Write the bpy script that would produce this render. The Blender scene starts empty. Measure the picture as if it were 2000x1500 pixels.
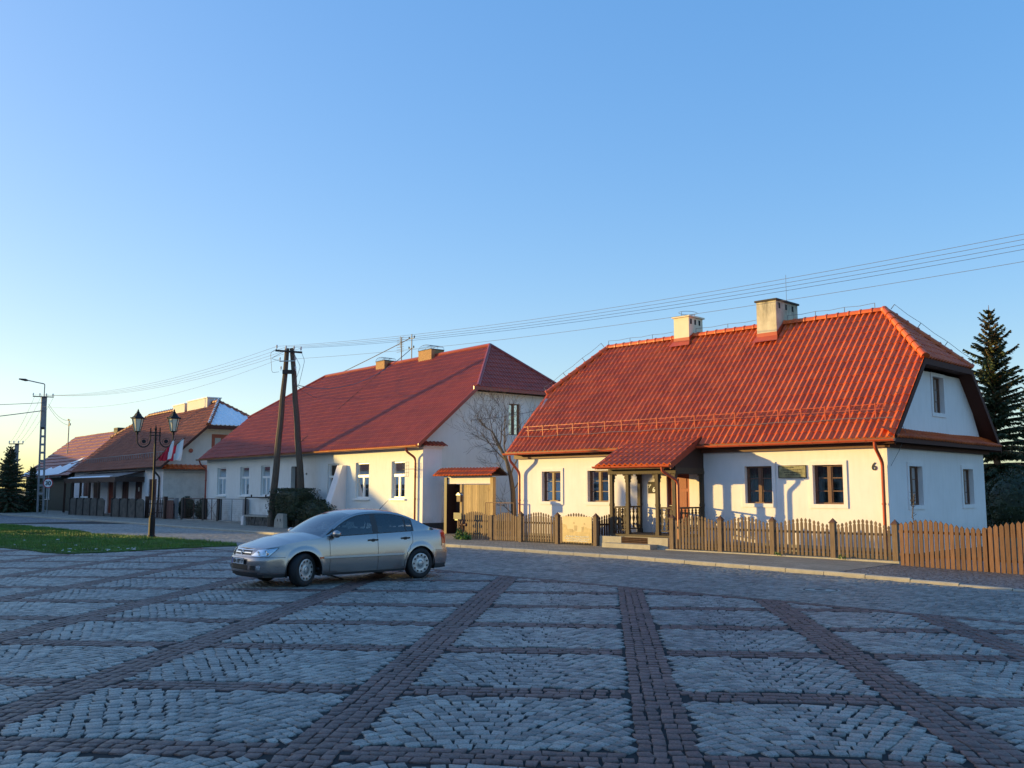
import bpy, math, random
import numpy as np
from mathutils import Vector, Matrix
from mathutils.geometry import tessellate_polygon
random.seed(7); rng = np.random.default_rng(7)
R = math.radians
scene = bpy.context.scene
COL = scene.collection

# ------------------------------------------------------------------ camera, sky, sun, exposure
cam_d = bpy.data.cameras.new('camera'); cam = bpy.data.objects.new('camera', cam_d); COL.objects.link(cam)
cam_d.sensor_width = 36; cam_d.lens = 1838 / 2000 * 36; cam_d.clip_start = .1; cam_d.clip_end = 3000
cam.location = (0, 0, 1.85); cam.rotation_euler = (R(90 + 6.426), 0, 0)
scene.camera = cam
SUN_AZ = math.atan2(-.966, .262)          # compass style: angle from +Y towards +X
SUN_EL = R(5.6)
SKG, SKH, SKS, SKV = .423, .519, 1.841, 1.716
world = bpy.data.worlds.new('World'); scene.world = world; world.use_nodes = True
wn = world.node_tree.nodes; wl = world.node_tree.links
bg = wn['Background']; sky = wn.new('ShaderNodeTexSky'); sky.sky_type = 'NISHITA'
sky.sun_disc = False; sky.sun_elevation = R(7); sky.sun_rotation = SUN_AZ
sky.altitude = 100; sky.air_density = 1.0; sky.dust_density = 1.2; sky.ozone_density = 3.0
gm = wn.new('ShaderNodeGamma'); gm.inputs[1].default_value = SKG; wl.new(sky.outputs[0], gm.inputs[0])
hs = wn.new('ShaderNodeHueSaturation'); hs.inputs['Hue'].default_value = SKH; hs.inputs['Saturation'].default_value = SKS; hs.inputs['Value'].default_value = SKV
wl.new(gm.outputs[0], hs.inputs['Color']); wl.new(hs.outputs[0], bg.inputs[0]); bg.inputs[1].default_value = .15
sd = bpy.data.lights.new('sun', 'SUN'); sun = bpy.data.objects.new('sun', sd); COL.objects.link(sun)
sd.energy = 3.0; sd.angle = R(.5); sd.color = (1, .70, .22)
dvec = Vector((math.sin(SUN_AZ) * math.cos(SUN_EL), math.cos(SUN_AZ) * math.cos(SUN_EL), math.sin(SUN_EL)))
sun.rotation_euler = dvec.to_track_quat('Z', 'Y').to_euler(); sun.location = (-30, 10, 30)
scene.view_settings.view_transform = 'Standard'; scene.view_settings.look = 'None'
scene.view_settings.exposure = 1.35; scene.view_settings.gamma = 1
scene.cycles.max_bounces = 6; scene.cycles.transparent_max_bounces = 12
scene.cycles.use_denoising = True

# ------------------------------------------------------------------ materials
def nodes(name):
    m = bpy.data.materials.new(name); m.use_nodes = True
    nt = m.node_tree; b = nt.nodes['Principled BSDF']
    return m, nt, nt.nodes, nt.links, b
def ramp(nt, fac, c1, c2, p1=.3, p2=.7):
    r = nt.nodes.new('ShaderNodeValToRGB'); nt.links.new(fac, r.inputs[0])
    r.color_ramp.elements[0].color = (*c1, 1); r.color_ramp.elements[1].color = (*c2, 1)
    r.color_ramp.elements[0].position = p1; r.color_ramp.elements[1].position = p2
    return r.outputs[0]
def noise(nt, vec, scale, detail=4, rough=.55):
    n = nt.nodes.new('ShaderNodeTexNoise'); n.inputs['Scale'].default_value = scale
    n.inputs['Detail'].default_value = detail; n.inputs['Roughness'].default_value = rough
    if vec is not None: nt.links.new(vec, n.inputs['Vector'])
    return n.outputs['Fac']
def mixc(nt, fac, a, b, mode='MIX'):
    m = nt.nodes.new('ShaderNodeMixRGB'); m.blend_type = mode
    for i, s in enumerate((fac, a, b)):
        if isinstance(s, (int, float)): m.inputs[i].default_value = s
        elif isinstance(s, tuple): m.inputs[i].default_value = (*s, 1)
        else: nt.links.new(s, m.inputs[i])
    return m.outputs[0]
def coords(nt, scale=(1, 1, 1), kind='Object'):
    tc = nt.nodes.new('ShaderNodeTexCoord'); mp = nt.nodes.new('ShaderNodeMapping')
    mp.inputs['Scale'].default_value = scale; nt.links.new(tc.outputs[kind], mp.inputs[0])
    return mp.outputs[0]
def bumpn(nt, b, h, strength=.3, dist=.02):
    bp = nt.nodes.new('ShaderNodeBump'); bp.inputs['Strength'].default_value = strength
    bp.inputs['Distance'].default_value = dist; nt.links.new(h, bp.inputs['Height'])
    nt.links.new(bp.outputs[0], b.inputs['Normal'])
def M(name, col, rough=.6, var=.2, scale=2.5, bump=0, bscale=60, metal=0, coat=0, stretch=(1, 1, 1), spec=.5, fine=.0):
    m, nt, N, L, b = nodes(name)
    v = coords(nt, stretch)
    f = noise(nt, v, scale)
    c1 = tuple(c * (1 - var) for c in col); c2 = tuple(min(1, c * (1 + var)) for c in col)
    c = ramp(nt, f, c1, c2)
    if fine:
        c = mixc(nt, 1, c, ramp(nt, noise(nt, v, scale * 17), (1 - fine,) * 3, (1,) * 3), 'MULTIPLY')
    L.new(c, b.inputs['Base Color']); b.inputs['Roughness'].default_value = rough
    b.inputs['Metallic'].default_value = metal; b.inputs['Coat Weight'].default_value = coat
    b.inputs['Specular IOR Level'].default_value = spec
    if bump: bumpn(nt, b, noise(nt, v, bscale), bump, .01)
    return m
def plaster(name, col, dirt=(.35, .30, .24), amount=.5, zlo=.1, zhi=1.3):
    m, nt, N, L, b = nodes(name)
    v = coords(nt); base = ramp(nt, noise(nt, v, 1.2, 6, .6), tuple(c * .93 for c in col), col)
    base = mixc(nt, 1, base, ramp(nt, noise(nt, coords(nt, (1, 1, .18)), 7, 4), (.94, .935, .92), (1, 1, 1), .2, .55), 'MULTIPLY')
    sp = N.new('ShaderNodeSeparateXYZ'); L.new(coords(nt), sp.inputs[0])
    mr = N.new('ShaderNodeMapRange'); mr.inputs[1].default_value = zhi; mr.inputs[2].default_value = zlo
    L.new(sp.outputs[2], mr.inputs[0])
    ad = N.new('ShaderNodeMath'); ad.operation = 'MULTIPLY'; L.new(mr.outputs[0], ad.inputs[0])
    st = ramp(nt, noise(nt, v, 2.2, 8, .7), (0, 0, 0), (1, 1, 1), .42, .62); L.new(st, ad.inputs[1])
    ml = N.new('ShaderNodeMath'); ml.operation = 'MULTIPLY'; L.new(ad.outputs[0], ml.inputs[0]); ml.inputs[1].default_value = amount
    L.new(mixc(nt, ml.outputs[0], base, dirt), b.inputs['Base Color'])
    b.inputs['Roughness'].default_value = .9; bumpn(nt, b, noise(nt, v, 45, 6, .7), .35, .006)
    return m
def tilemat(name, c1, c2, rough=.4, coat=0, moss=0, rv=.1):
    m, nt, N, L, b = nodes(name)
    at = N.new('ShaderNodeAttribute'); at.attribute_name = 'tuv'
    fl = N.new('ShaderNodeVectorMath'); fl.operation = 'FLOOR'; L.new(at.outputs['Vector'], fl.inputs[0])
    wnz = N.new('ShaderNodeTexWhiteNoise'); L.new(fl.outputs[0], wnz.inputs[0])
    c = ramp(nt, wnz.outputs['Value'], c1, c2, 0, 1)
    c = mixc(nt, 1, c, ramp(nt, noise(nt, coords(nt), 1.1, 5, .6), (.78, .76, .76), (1.08, 1.05, 1.0)), 'MULTIPLY')
    c = mixc(nt, 1, c, ramp(nt, noise(nt, coords(nt), 26, 3), (.82, .82, .82), (1, 1, 1)), 'MULTIPLY')
    if moss: c = mixc(nt, ramp(nt, noise(nt, coords(nt), 1.6, 8, .75), (0, 0, 0), (moss,) * 3, .52, .7), c, (.10, .085, .07))
    L.new(c, b.inputs['Base Color']); b.inputs['Coat Weight'].default_value = coat
    r = ramp(nt, noise(nt, coords(nt), 9), (rough - rv,) * 3, (rough + rv,) * 3); L.new(r, b.inputs['Roughness'])
    bumpn(nt, b, noise(nt, coords(nt), 70), .12, .004)
    return m
def wood(name, c1, c2, rough=.7, sc=9, grain=(8, 8, .5), bump=.3, island=.35):
    m, nt, N, L, b = nodes(name)
    v = coords(nt, grain); f = noise(nt, v, sc, 5, .6)
    c = ramp(nt, f, c1, c2, .3, .7)
    if island:
        g = N.new('ShaderNodeNewGeometry')
        c = mixc(nt, 1, c, ramp(nt, g.outputs['Random Per Island'], (1 - island,) * 3, (1 + island * .4, 1 + island * .3, 1 + island * .2), 0, 1), 'MULTIPLY')
    L.new(c, b.inputs['Base Color']); b.inputs['Roughness'].default_value = rough
    bumpn(nt, b, f, bump, .006); return m
def stonemat(name, c1, c2, rough=.5, mud=(.03, .028, .026)):
    m, nt, N, L, b = nodes(name)
    g = N.new('ShaderNodeNewGeometry')
    c = ramp(nt, g.outputs['Random Per Island'], c1, c2, 0, 1)
    v = coords(nt)
    c = mixc(nt, 1, c, ramp(nt, noise(nt, v, 55, 5, .7), (.45, .45, .45), (1.25, 1.25, 1.25), .35, .65), 'MULTIPLY')
    c = mixc(nt, 1, c, ramp(nt, noise(nt, v, .55, 5, .6), (.72, .72, .74), (1.1, 1.1, 1.08)), 'MULTIPLY')
    L.new(c, b.inputs['Base Color'])
    r = ramp(nt, noise(nt, v, 30, 4), (rough - .13,) * 3, (rough + .15,) * 3); L.new(r, b.inputs['Roughness'])
    bumpn(nt, b, noise(nt, v, 60, 6, .7), .55, .008); return m
def glassmat(name, tint=(.55, .62, .62), refl=.12):
    m, nt, N, L, b = nodes(name); N.remove(b)
    out = N['Material Output']; tr = N.new('ShaderNodeBsdfTransparent'); tr.inputs[0].default_value = (*tint, 1)
    gl = N.new('ShaderNodeBsdfGlossy'); gl.inputs['Roughness'].default_value = .03
    fr = N.new('ShaderNodeFresnel'); fr.inputs[0].default_value = 1.55
    mx = N.new('ShaderNodeMixShader'); ad = N.new('ShaderNodeMath'); ad.operation = 'ADD'; ad.inputs[1].default_value = refl; ad.use_clamp = True
    L.new(fr.outputs[0], ad.inputs[0]); L.new(ad.outputs[0], mx.inputs[0]); L.new(tr.outputs[0], mx.inputs[1]); L.new(gl.outputs[0], mx.inputs[2])
    L.new(mx.outputs[0], out.inputs[0]); return m
MA = {}
MA['white'] = plaster('white_plaster', (.90, .82, .80), amount=.5, zhi=1.1)
MA['whiteB'] = plaster('aged_white_plaster', (.78, .77, .74), amount=.65)
MA['whiteC'] = plaster('mottled_plaster', (.66, .60, .54), (.34, .29, .25), amount=.8, zlo=-4, zhi=6)
MA['tileA'] = tilemat('glazed_orange_tile', (.62, .098, .017), (.79, .158, .030), .42, coat=.05)
MA['tileB'] = tilemat('maroon_metal_tile', (.40, .056, .026), (.46, .072, .033), .48)
MA['tileC'] = tilemat('brown_clay_tile', (.28, .075, .033), (.40, .115, .05), .6)
MA['tileD'] = tilemat('faded_red_sheet_tile', (.30, .08, .06), (.35, .095, .07), .5)
MA['redmetal'] = M('orange_red_painted_metal', (.46, .075, .028), .38, .12, bump=.05)
MA['redB'] = M('dark_red_painted_metal', (.30, .05, .035), .33, .15)
MA['brownwood'] = wood('dark_stained_wood', (.055, .016, .010), (.10, .030, .017), .85, island=.15)
MA['redwood'] = wood('red_stained_board', (.25, .045, .022), (.36, .07, .03), .5, island=.1)
MA['beam'] = wood('brown_eaves_board', (.10, .038, .02), (.18, .07, .034), .6, grain=(.6, 8, 8), island=.15)
MA['porch'] = wood('grey_brown_porch_wood', (.055, .038, .025), (.105, .072, .044), .75, island=.15)
MA['picket'] = wood('weathered_picket_wood', (.12, .078, .050), (.25, .17, .115), .85)
MA['picket2'] = wood('reddish_picket_wood', (.085, .042, .027), (.19, .098, .062), .85)
MA['postcap'] = wood('dark_post_cap_wood', (.07, .03, .018), (.13, .055, .03), .6)
MA['gateboard'] = wood('pale_pine_board', (.30, .20, .10), (.52, .37, .19), .75, grain=(7, 7, .4))
MA['darkdoor'] = wood('dark_brown_plank', (.035, .016, .012), (.065, .03, .02), .55, island=.2)
MA['shutter'] = wood('maroon_shutter_wood', (.07, .022, .02), (.11, .035, .03), .6)
MA['oldwood'] = wood('tarred_pole_wood', (.06, .042, .03), (.17, .12, .085), .8, grain=(10, 10, .35))
MA['greenboard'] = wood('green_grey_board', (.05, .065, .05), (.09, .11, .085), .7, grain=(.4, .4, 9))
MA['slabfence'] = M('grey_concrete_slab', (.10, .085, .07), .9, .35, 3, .4)
MA['winwood'] = wood('brown_window_wood', (.11, .045, .025), (.18, .078, .044), .5, island=.1)
MA['pvc'] = M('white_window_paint', (.82, .82, .80), .35, .03)
MA['glass'] = glassmat('window_glass', (.6, .65, .65), .06)
MA['curtain'] = M('pale_curtain_cloth', (.42, .41, .37), .9, .35, 4, stretch=(14, 14, .3))
MA['curtainB'] = M('reddish_curtain_cloth', (.30, .12, .09), .9, .3, 4, stretch=(10, 10, .3))
MA['dark'] = M('dark_interior', (.02, .018, .016), .9, .2)
MA['brick'] = M('yellow_brick', (.36, .20, .09), .85, .3, 14, .5)
MA['chimA'] = M('cream_render', (.74, .66, .50), .85, .05, 3, .2)
def stained():
    m, nt, N, L, b = nodes('sooty_render')
    v = coords(nt); s = noise(nt, coords(nt, (1, 1, .22)), 5, 6, .7)
    c = ramp(nt, noise(nt, v, 3, 5), (.50, .43, .31), (.68, .60, .46))
    sp = N.new('ShaderNodeSeparateXYZ'); L.new(coords(nt), sp.inputs[0])
    mr = N.new('ShaderNodeMapRange'); mr.inputs[1].default_value = 7.3; mr.inputs[2].default_value = 8.5
    L.new(sp.outputs[2], mr.inputs[0])
    a = N.new('ShaderNodeMath'); a.operation = 'MULTIPLY'; L.new(ramp(nt, s, (0, 0, 0), (1, 1, 1), .45, .66), a.inputs[0]); L.new(mr.outputs[0], a.inputs[1])
    L.new(mixc(nt, a.outputs[0], c, (.05, .045, .04)), b.inputs['Base Color']); b.inputs['Roughness'].default_value = .9
    return m
MA['soot'] = stained()
MA['darkcap'] = M('dark_tar_cap', (.045, .035, .03), .8, .3)
MA['concrete'] = M('pale_concrete', (.40, .37, .32), .85, .15, 4, .3, fine=.25)
MA['kerb'] = M('pale_kerb_concrete', (.46, .41, .33), .85, .12, 5, .35, fine=.3)
MA['steel'] = M('zinc_steel', (.35, .36, .37), .4, .15, metal=.9)
MA['iron'] = M('black_cast_iron', (.012, .012, .013), .62, .2, spec=.3)
MA['rust'] = M('rusty_iron', (.11, .045, .03), .7, .4, 12)
MA['wire'] = M('grey_cable', (.18, .18, .19), .6, .05)
MA['porcelain'] = M('white_porcelain', (.7, .7, .68), .25, .05)
MA['poleconc'] = M('grey_pole_concrete', (.27, .25, .25), .85, .15, 3, .2)
MA['snow'] = M('old_snow', (.82, .84, .88), .7, .06, 6, .5, 25)
MA['lantern'] = M('milky_lantern_glass', (.72, .66, .50), .3, .06)
MA['red'] = M('flag_red_cloth', (.62, .02, .05), .8, .08)
MA['whitecloth'] = M('flag_white_cloth', (.80, .80, .80), .8, .04)
MA['bark'] = M('grey_brown_bark', (.10, .075, .055), .9, .3, 12, .6)
MA['sprucebark'] = M('orange_brown_bark', (.20, .10, .055), .9, .3, 12, .6)
MA['needle'] = M('dark_spruce_needles', (.035, .055, .02), .7, .55, 1.3)
MA['needleL'] = M('sun_tinted_spruce_needles', (.11, .075, .022), .7, .4, 3)  # orange sunlight put into the colour of some needles
MA['leaf'] = M('dark_hedge_leaf', (.028, .042, .016), .6, .5, 3)
MA['leafG'] = M('fresh_green_leaf', (.07, .15, .025), .5, .4, 6)
MA['blackp'] = M('black_plastic', (.015, .015, .016), .45, .1)
MA['signwhite'] = M('sign_white', (.75, .76, .76), .4, .04)
MA['signred'] = M('sign_red', (.5, .02, .03), .4, .05)
MA['black'] = M('flat_black_paint', (.012, .012, .012), .5, .1)
MA['yellowbox'] = M('yellowed_plastic', (.62, .58, .26), .5, .08)
MA['plaque'] = M('bronze_green_plaque', (.22, .20, .11), .4, .5, 9, metal=.35)
MA['fieldstone'] = M('dark_field_stone', (.085, .078, .07), .9, .6, 4, .7, 12)

# ------------------------------------------------------------------ geometry helpers
class Fr:                                  # a horizontal frame: x along a facade, y into the plot
    def __init__(s, ang, ox=0, oy=0):
        a = R(ang); s.a = a; s.R = (math.cos(a), math.sin(a)); s.N = (-math.sin(a), math.cos(a)); s.o = (ox, oy)
    def w(s, x, y, z=0): return (s.o[0] + x * s.R[0] + y * s.N[0], s.o[1] + x * s.R[1] + y * s.N[1], z)
W = Fr(0); A = Fr(-45); B = Fr(-50.4, -3.812, 39.592); C = Fr(-52.9, -22.73, 61.62); D = Fr(-50, -39.6, 83.9); G = Fr(-5.7)

class MB:
    def __init__(s): s.v = []; s.f = []; s.m = []; s.t = None
    def q(s, *pts, m=0):
        n = len(s.v); s.v.extend(tuple(p) for p in pts); s.f.append(tuple(range(n, n + len(pts)))); s.m.append(m)
    def box(s, x0, x1, y0, y1, z0, z1, m=0, mp=None):
        P = [(x, y, z) for z in (z0, z1) for y in (y0, y1) for x in (x0, x1)]
        if mp: P = [mp(*p) for p in P]
        n = len(s.v); s.v.extend(P)
        for f in ((0, 2, 3, 1), (4, 5, 7, 6), (0, 1, 5, 4), (2, 6, 7, 3), (0, 4, 6, 2), (1, 3, 7, 5)):
            s.f.append(tuple(n + i for i in f)); s.m.append(m)
    def grid(s, rows, m=0, close=False, mf=None):
        n = len(s.v); k = len(rows[0])
        for r in rows: s.v.extend(tuple(p) for p in r)
        for i in range(len(rows) - 1):
            for j in range(k if close else k - 1):
                a = n + i * k + j; b = n + i * k + (j + 1) % k
                s.f.append((a, b, b + k, a + k)); s.m.append(mf(i, j) if mf else m)
    def tube(s, pts, r, n=6, m=0, cap=True):
        pts = [Vector(p) for p in pts]; rows = []
        up = Vector((0, 0, 1)); last = None
        for i, p in enumerate(pts):
            d = (pts[min(i + 1, len(pts) - 1)] - pts[max(i - 1, 0)])
            d = d.normalized() if d.length > 1e-9 else Vector((0, 0, 1))
            a = last if last is not None else (Vector((1, 0, 0)) if abs(d.z) > .9 else up)
            x = a - d * a.dot(d)
            if x.length < 1e-5: x = Vector((1, 0, 0)) - d * d.x
            x.normalize(); last = x; y = d.cross(x)
            rr = r[i] if isinstance(r, (list, tuple)) else r
            rows.append([p + (x * math.cos(2 * math.pi * k / n) + y * math.sin(2 * math.pi * k / n)) * rr for k in range(n)])
        s.grid(rows, m, close=True)
        if cap: s.q(*rows[0][::-1], m=m); s.q(*rows[-1], m=m)
    def lathe(s, prof, c=(0, 0, 0), n=12, m=0, sq=False):
        rows = [[(c[0] + r * math.cos(2 * math.pi * (k + .5) / n), c[1] + r * math.sin(2 * math.pi * (k + .5) / n), c[2] + z) for k in range(n)] for r, z in prof]
        s.grid(rows, m, close=True); s.q(*rows[0][::-1], m=m); s.q(*rows[-1], m=m)
    def prism(s, poly, mp, d0, d1, m=0):   # poly of (a,z); mp(a,d,z)
        tri = tessellate_polygon([[Vector((a, z, 0)) for a, z in poly]])
        for d in (d0, d1):
            n = len(s.v); s.v.extend(mp(a, d, z) for a, z in poly)
            for t in tri: s.f.append(tuple(n + i for i in t)); s.m.append(m)
        k = len(poly)
        for i in range(k):
            (a, z), (b, y) = poly[i], poly[(i + 1) % k]
            s.q(mp(a, d0, z), mp(b, d0, y), mp(b, d1, y), mp(a, d1, z), m=m)
    def arrays(s, V, F, m=0):
        n = len(s.v); s.v.extend(map(tuple, V)); s.f.extend(tuple(int(i) + n for i in f) for f in F)
        s.m.extend([m] * len(F) if np.isscalar(m) else [int(i) for i in m])

def mesh_obj(name, mb, mats, parent=None, fr=W, off=(0, 0, 0), smooth=False, local=True):
    V = np.array(mb.v, dtype=np.float64).reshape(-1, 3)
    if parent is None or not local:
        pass
    me = bpy.data.meshes.new(name)
    me.from_pydata((V - np.array(off)).tolist(), [], mb.f)
    if not isinstance(mats, (list, tuple)): mats = [mats]
    for mt in mats: me.materials.append(MA[mt] if isinstance(mt, str) else mt)
    me.polygons.foreach_set('material_index', mb.m)
    if smooth: me.polygons.foreach_set('use_smooth', [True] * len(mb.f))
    if mb.t is not None:
        at = me.attributes.new('tuv', 'FLOAT_VECTOR', 'POINT'); at.data.foreach_set('vector', np.array(mb.t, dtype=np.float32).ravel())
    me.update()
    o = bpy.data.objects.new(name, me); COL.objects.link(o)
    if parent is not None: o.parent = parent
    return o
class T:                                   # a thing: an Empty at its base, parts below it
    def __init__(s, name, label, cat, fr, off, group=None):
        s.fr = fr; s.off = off; o = bpy.data.objects.new(name, None); COL.objects.link(o)
        o.location = fr.w(*off); o.rotation_euler = (0, 0, fr.a); o.empty_display_size = .3
        o['label'] = label; o['category'] = cat
        if group: o['group'] = group
        s.o = o
    def part(s, name, mb, mats, parent=None, label=None, smooth=False, kind=None):
        o = mesh_obj(name, mb, mats, parent or s.o, s.fr, s.off, smooth)
        if label: o['label'] = label
        if kind: o['kind'] = kind
        return o
def solo(name, label, cat, mb, mats, fr=W, off=(0, 0, 0), group=None, smooth=False, kind=None):
    o = mesh_obj(name, mb, mats, None, fr, off, smooth)
    o.location = fr.w(*off); o.rotation_euler = (0, 0, fr.a)
    if kind: o['kind'] = kind
    else: o['label'] = label; o['category'] = cat
    if group: o['group'] = group
    return o
def struct(name, mb, mats, fr=W, kind='structure', smooth=False):
    return solo(name, None, None, mb, mats, fr, (0, 0, 0), smooth=smooth, kind=kind)
def facade(yw): return lambda a, d, z: (a, yw - d, z)      # a to the right, d outwards
def gable(xw): return lambda a, d, z: (xw + d, a, z)
def gableL(xw): return lambda a, d, z: (xw - d, a, z)
def wall(mb, outline, holes, mp, reveal=.18, m=0):
    polys = [[Vector((a, z, 0)) for a, z in outline]] + [[Vector(p) for p in ((h[0], h[2], 0), (h[0], h[3], 0), (h[1], h[3], 0), (h[1], h[2], 0))] for h in holes]
    tri = tessellate_polygon(polys); flat = [v for p in polys for v in p]
    n = len(mb.v); mb.v.extend(mp(v.x, 0, v.y) for v in flat)
    for t in tri: mb.f.append(tuple(n + i for i in t)); mb.m.append(m)
    for a0, a1, z0, z1 in holes:
        for (p, q) in (((a0, z0), (a1, z0)), ((a1, z0), (a1, z1)), ((a1, z1), (a0, z1)), ((a0, z1), (a0, z0))):
            mb.q(mp(p[0], 0, p[1]), mp(q[0], 0, q[1]), mp(q[0], -reveal, q[1]), mp(p[0], -reveal, p[1]), m=m)
def text_part(txt, size, depth, mp_origin, ax, ay, mat, parent=None, off=(0, 0, 0), name='lettering', shear=0, align='CENTER', thick=0):
    cu = bpy.data.curves.new(name, 'FONT'); cu.body = txt; cu.size = size; cu.extrude = depth; cu.align_x = align; cu.shear = shear; cu.offset = thick
    to = bpy.data.objects.new('tmp', cu); COL.objects.link(to)
    me = bpy.data.meshes.new_from_object(to); bpy.data.objects.remove(to); me.name = name
    ax = Vector(ax).normalized(); ay = Vector(ay).normalized(); az = ax.cross(ay); o0 = Vector(mp_origin) - Vector(off)
    for v in me.vertices: v.co = o0 + ax * v.co.x + ay * v.co.y + az * v.co.z
    me.materials.clear(); me.materials.append(MA[mat])
    o = bpy.data.objects.new(name, me); COL.objects.link(o)
    if parent is not None: o.parent = parent
    return o

def tiles(p0, ux, uy, L, lims, tw, rh, amp, step, roll=.45, ns=8, wobble=.004, mb=None):
    """pantile surface: rows of rolls with a lip at each course"""
    p0 = np.array(p0, float); ux = np.array(ux, float); uy = np.array(uy, float); ux /= np.linalg.norm(ux); uy /= np.linalg.norm(uy)
    nn = np.cross(ux, uy); nn = nn if nn[2] > 0 else -nn
    mb = mb or MB(); mb.t = mb.t or []
    rows = int(math.ceil(L / rh - 1e-6)); amin = min(lims(0)[0], lims(L)[0]); amax = max(lims(0)[1], lims(L)[1])
    k = np.arange(int(math.ceil((amax - amin) / tw * ns)) + 1); a = amin + k * tw / ns
    fr = (k % ns) / ns
    prof = np.where(fr > 1 - roll, np.sin((fr - (1 - roll)) / roll * math.pi) ** .8, -.25 * np.sin(fr / (1 - roll) * math.pi))
    col = (k // ns)
    for i in range(rows):
        t0 = i * rh; t1 = min(L, t0 + rh)
        tl = []
        for (t, h, e) in ((t0, -.03 if i == 0 else -.004, 0), (t0, step, 0), (t0 + (t1 - t0) * .5, step * .5, .5), (t1, 0., .999)):
            lo, hi = lims(t)
            aa = np.clip(a, lo, hi)
            hh = h + amp * prof * (1 if h > -.02 else .85) + .010 * np.sin(aa * .83 + t * 1.1 + 2 * np.sin(t * .5)) + .006 * np.sin(aa * 2.3 - t * 1.7)
            hh = hh + (np.random.RandomState(i).rand(col.max() + 2)[col] - .5) * wobble if e < .9 else hh
            P = p0 + np.outer(aa, ux) + uy * t + np.outer(hh, nn)
            tl.append((aa, P, i + e))
        n = len(mb.v); K = len(a)
        for aa, P, e in tl:
            mb.v.extend(map(tuple, P)); mb.t.extend((float(c) + .01, float(e) + .001, 0.) for c in (aa - amin) / tw)
        for r in range(3):
            lo = tl[r][0]; hi = tl[r + 1][0]
            for j in range(K - 1):
                if lo[j + 1] - lo[j] < 1e-6 and hi[j + 1] - hi[j] < 1e-6: continue
                b = n + r * K + j; mb.f.append((b, b + 1, b + 1 + K, b + K)); mb.m.append(0)
    return mb
def ridge_tiles(mb, p0, p1, r=.11, seg=.38):
    p0 = Vector(p0); p1 = Vector(p1); d = p1 - p0; L = d.length; d.normalize()
    n = max(2, int(round(L / seg))); s = L / n
    side = d.cross(Vector((0, 0, 1))).normalized(); up = side.cross(d).normalized()
    if mb.t is None: mb.t = []
    for i in range(n):
        a = p0 + d * (i * s - .02); b = p0 + d * ((i + 1) * s + .03)
        rows = []
        for q, rr in ((a, r * 1.16), (a + d * .05, r * 1.2), (a + d * .07, r * 1.02), (b, r * .95)):
            rows.append([q + side * math.cos(t) * rr + up * math.sin(t) * rr for t in [math.pi * (-.1 + 1.2 * k / 8) for k in range(9)]])
        n0 = len(mb.v); mb.grid(rows); mb.t.extend([(i + 900.5, 3.5, 0)] * (len(mb.v) - n0))
        n0 = len(mb.v); mb.q(*rows[0]); mb.t.extend([(i + 900.5, 3.5, 0)] * (len(mb.v) - n0))
def half_gutter(mb, p0, p1, r=.07, n=7, m=0):
    p0 = Vector(p0); p1 = Vector(p1); d = (p1 - p0).normalized(); side = d.cross(Vector((0, 0, 1))).normalized()
    for rr in (r, r - .006):
        mb.grid([[p + side * math.cos(t) * rr + Vector((0, 0, 1)) * math.sin(t) * rr for t in [math.pi + math.pi * k / n for k in range(n + 1)]] for p in (p0, p1)], m)
    for p in (p0, p1): mb.q(*[p + side * math.cos(t) * r + Vector((0, 0, 1)) * math.sin(t) * r for t in [math.pi + math.pi * k / n for k in range(n + 1)]], m=m)
    L = (p1 - p0).length; k = int(L / .75)
    for i in range(1, k):                                       # bracket bands
        c = p0 + d * (L * i / k)
        mb.grid([[c + d * e + side * math.cos(t) * (r + .006) + Vector((0, 0, 1)) * math.sin(t) * (r + .006) for t in [math.pi + math.pi * j / n for j in range(n + 1)]] for e in (-.015, .015)], m)
def rail(mb, p, q, w, h, m=0):                                  # rectangular bar between two points
    p = Vector(p); q = Vector(q); d = (q - p).normalized(); s = d.cross(Vector((0, 0, 1)))
    s = s.normalized() if s.length > 1e-4 else Vector((1, 0, 0)); u = s.cross(d).normalized()
    c = [(-w / 2, -h / 2), (w / 2, -h / 2), (w / 2, h / 2), (-w / 2, h / 2)]
    rows = [[e + s * a + u * b for a, b in c] for e in (p, q)]
    mb.grid(rows, m, close=True); mb.q(*rows[0][::-1], m=m); mb.q(*rows[1], m=m)

# ------------------------------------------------------------------ ground, paving, kerb, lawns
KX = [-140, -90, -72, -53, -44, -35, -25, -16, -11, -6, 0, 12, 40]
KY = [27, 24, 22.9, 22.3, 21.5, 21.0, 20.7, 20.4, 19.8, 19.1, 18.4, 17, 14]
def kerb_y(x): return np.interp(x, KX, KY)
GND = M('ground_earth', (.075, .07, .035), .95, .5, .25, .5, 3, fine=.5)
mb = MB(); mb.q((-900, -900, -.05), (900, -900, -.05), (900, 1800, -.05), (-900, 1800, -.05)); struct('ground', mb, GND)
def cobble_sheet():
    m, nt, N, L, b = nodes('cobble_bedding')
    v = coords(nt); vo = N.new('ShaderNodeTexVoronoi'); vo.inputs['Scale'].default_value = 9; L.new(v, vo.inputs['Vector'])
    ve = N.new('ShaderNodeTexVoronoi'); ve.feature = 'DISTANCE_TO_EDGE'; ve.inputs['Scale'].default_value = 9; L.new(v, ve.inputs['Vector'])
    c = ramp(nt, vo.outputs['Color'], (.10, .105, .115), (.24, .245, .25), 0, 1)
    j = ramp(nt, ve.outputs['Distance'], (.02, .02, .02), (1, 1, 1), .03, .12)
    L.new(mixc(nt, 1, c, j, 'MULTIPLY'), b.inputs['Base Color']); b.inputs['Roughness'].default_value = .6
    bumpn(nt, b, j, .6, .02); return m
SHEET = cobble_sheet(); BED = M('dark_joint_sand', (.010, .011, .012), .95, .3, 5)
mb = MB(); xs = np.linspace(-140, 40, 181)
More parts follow.
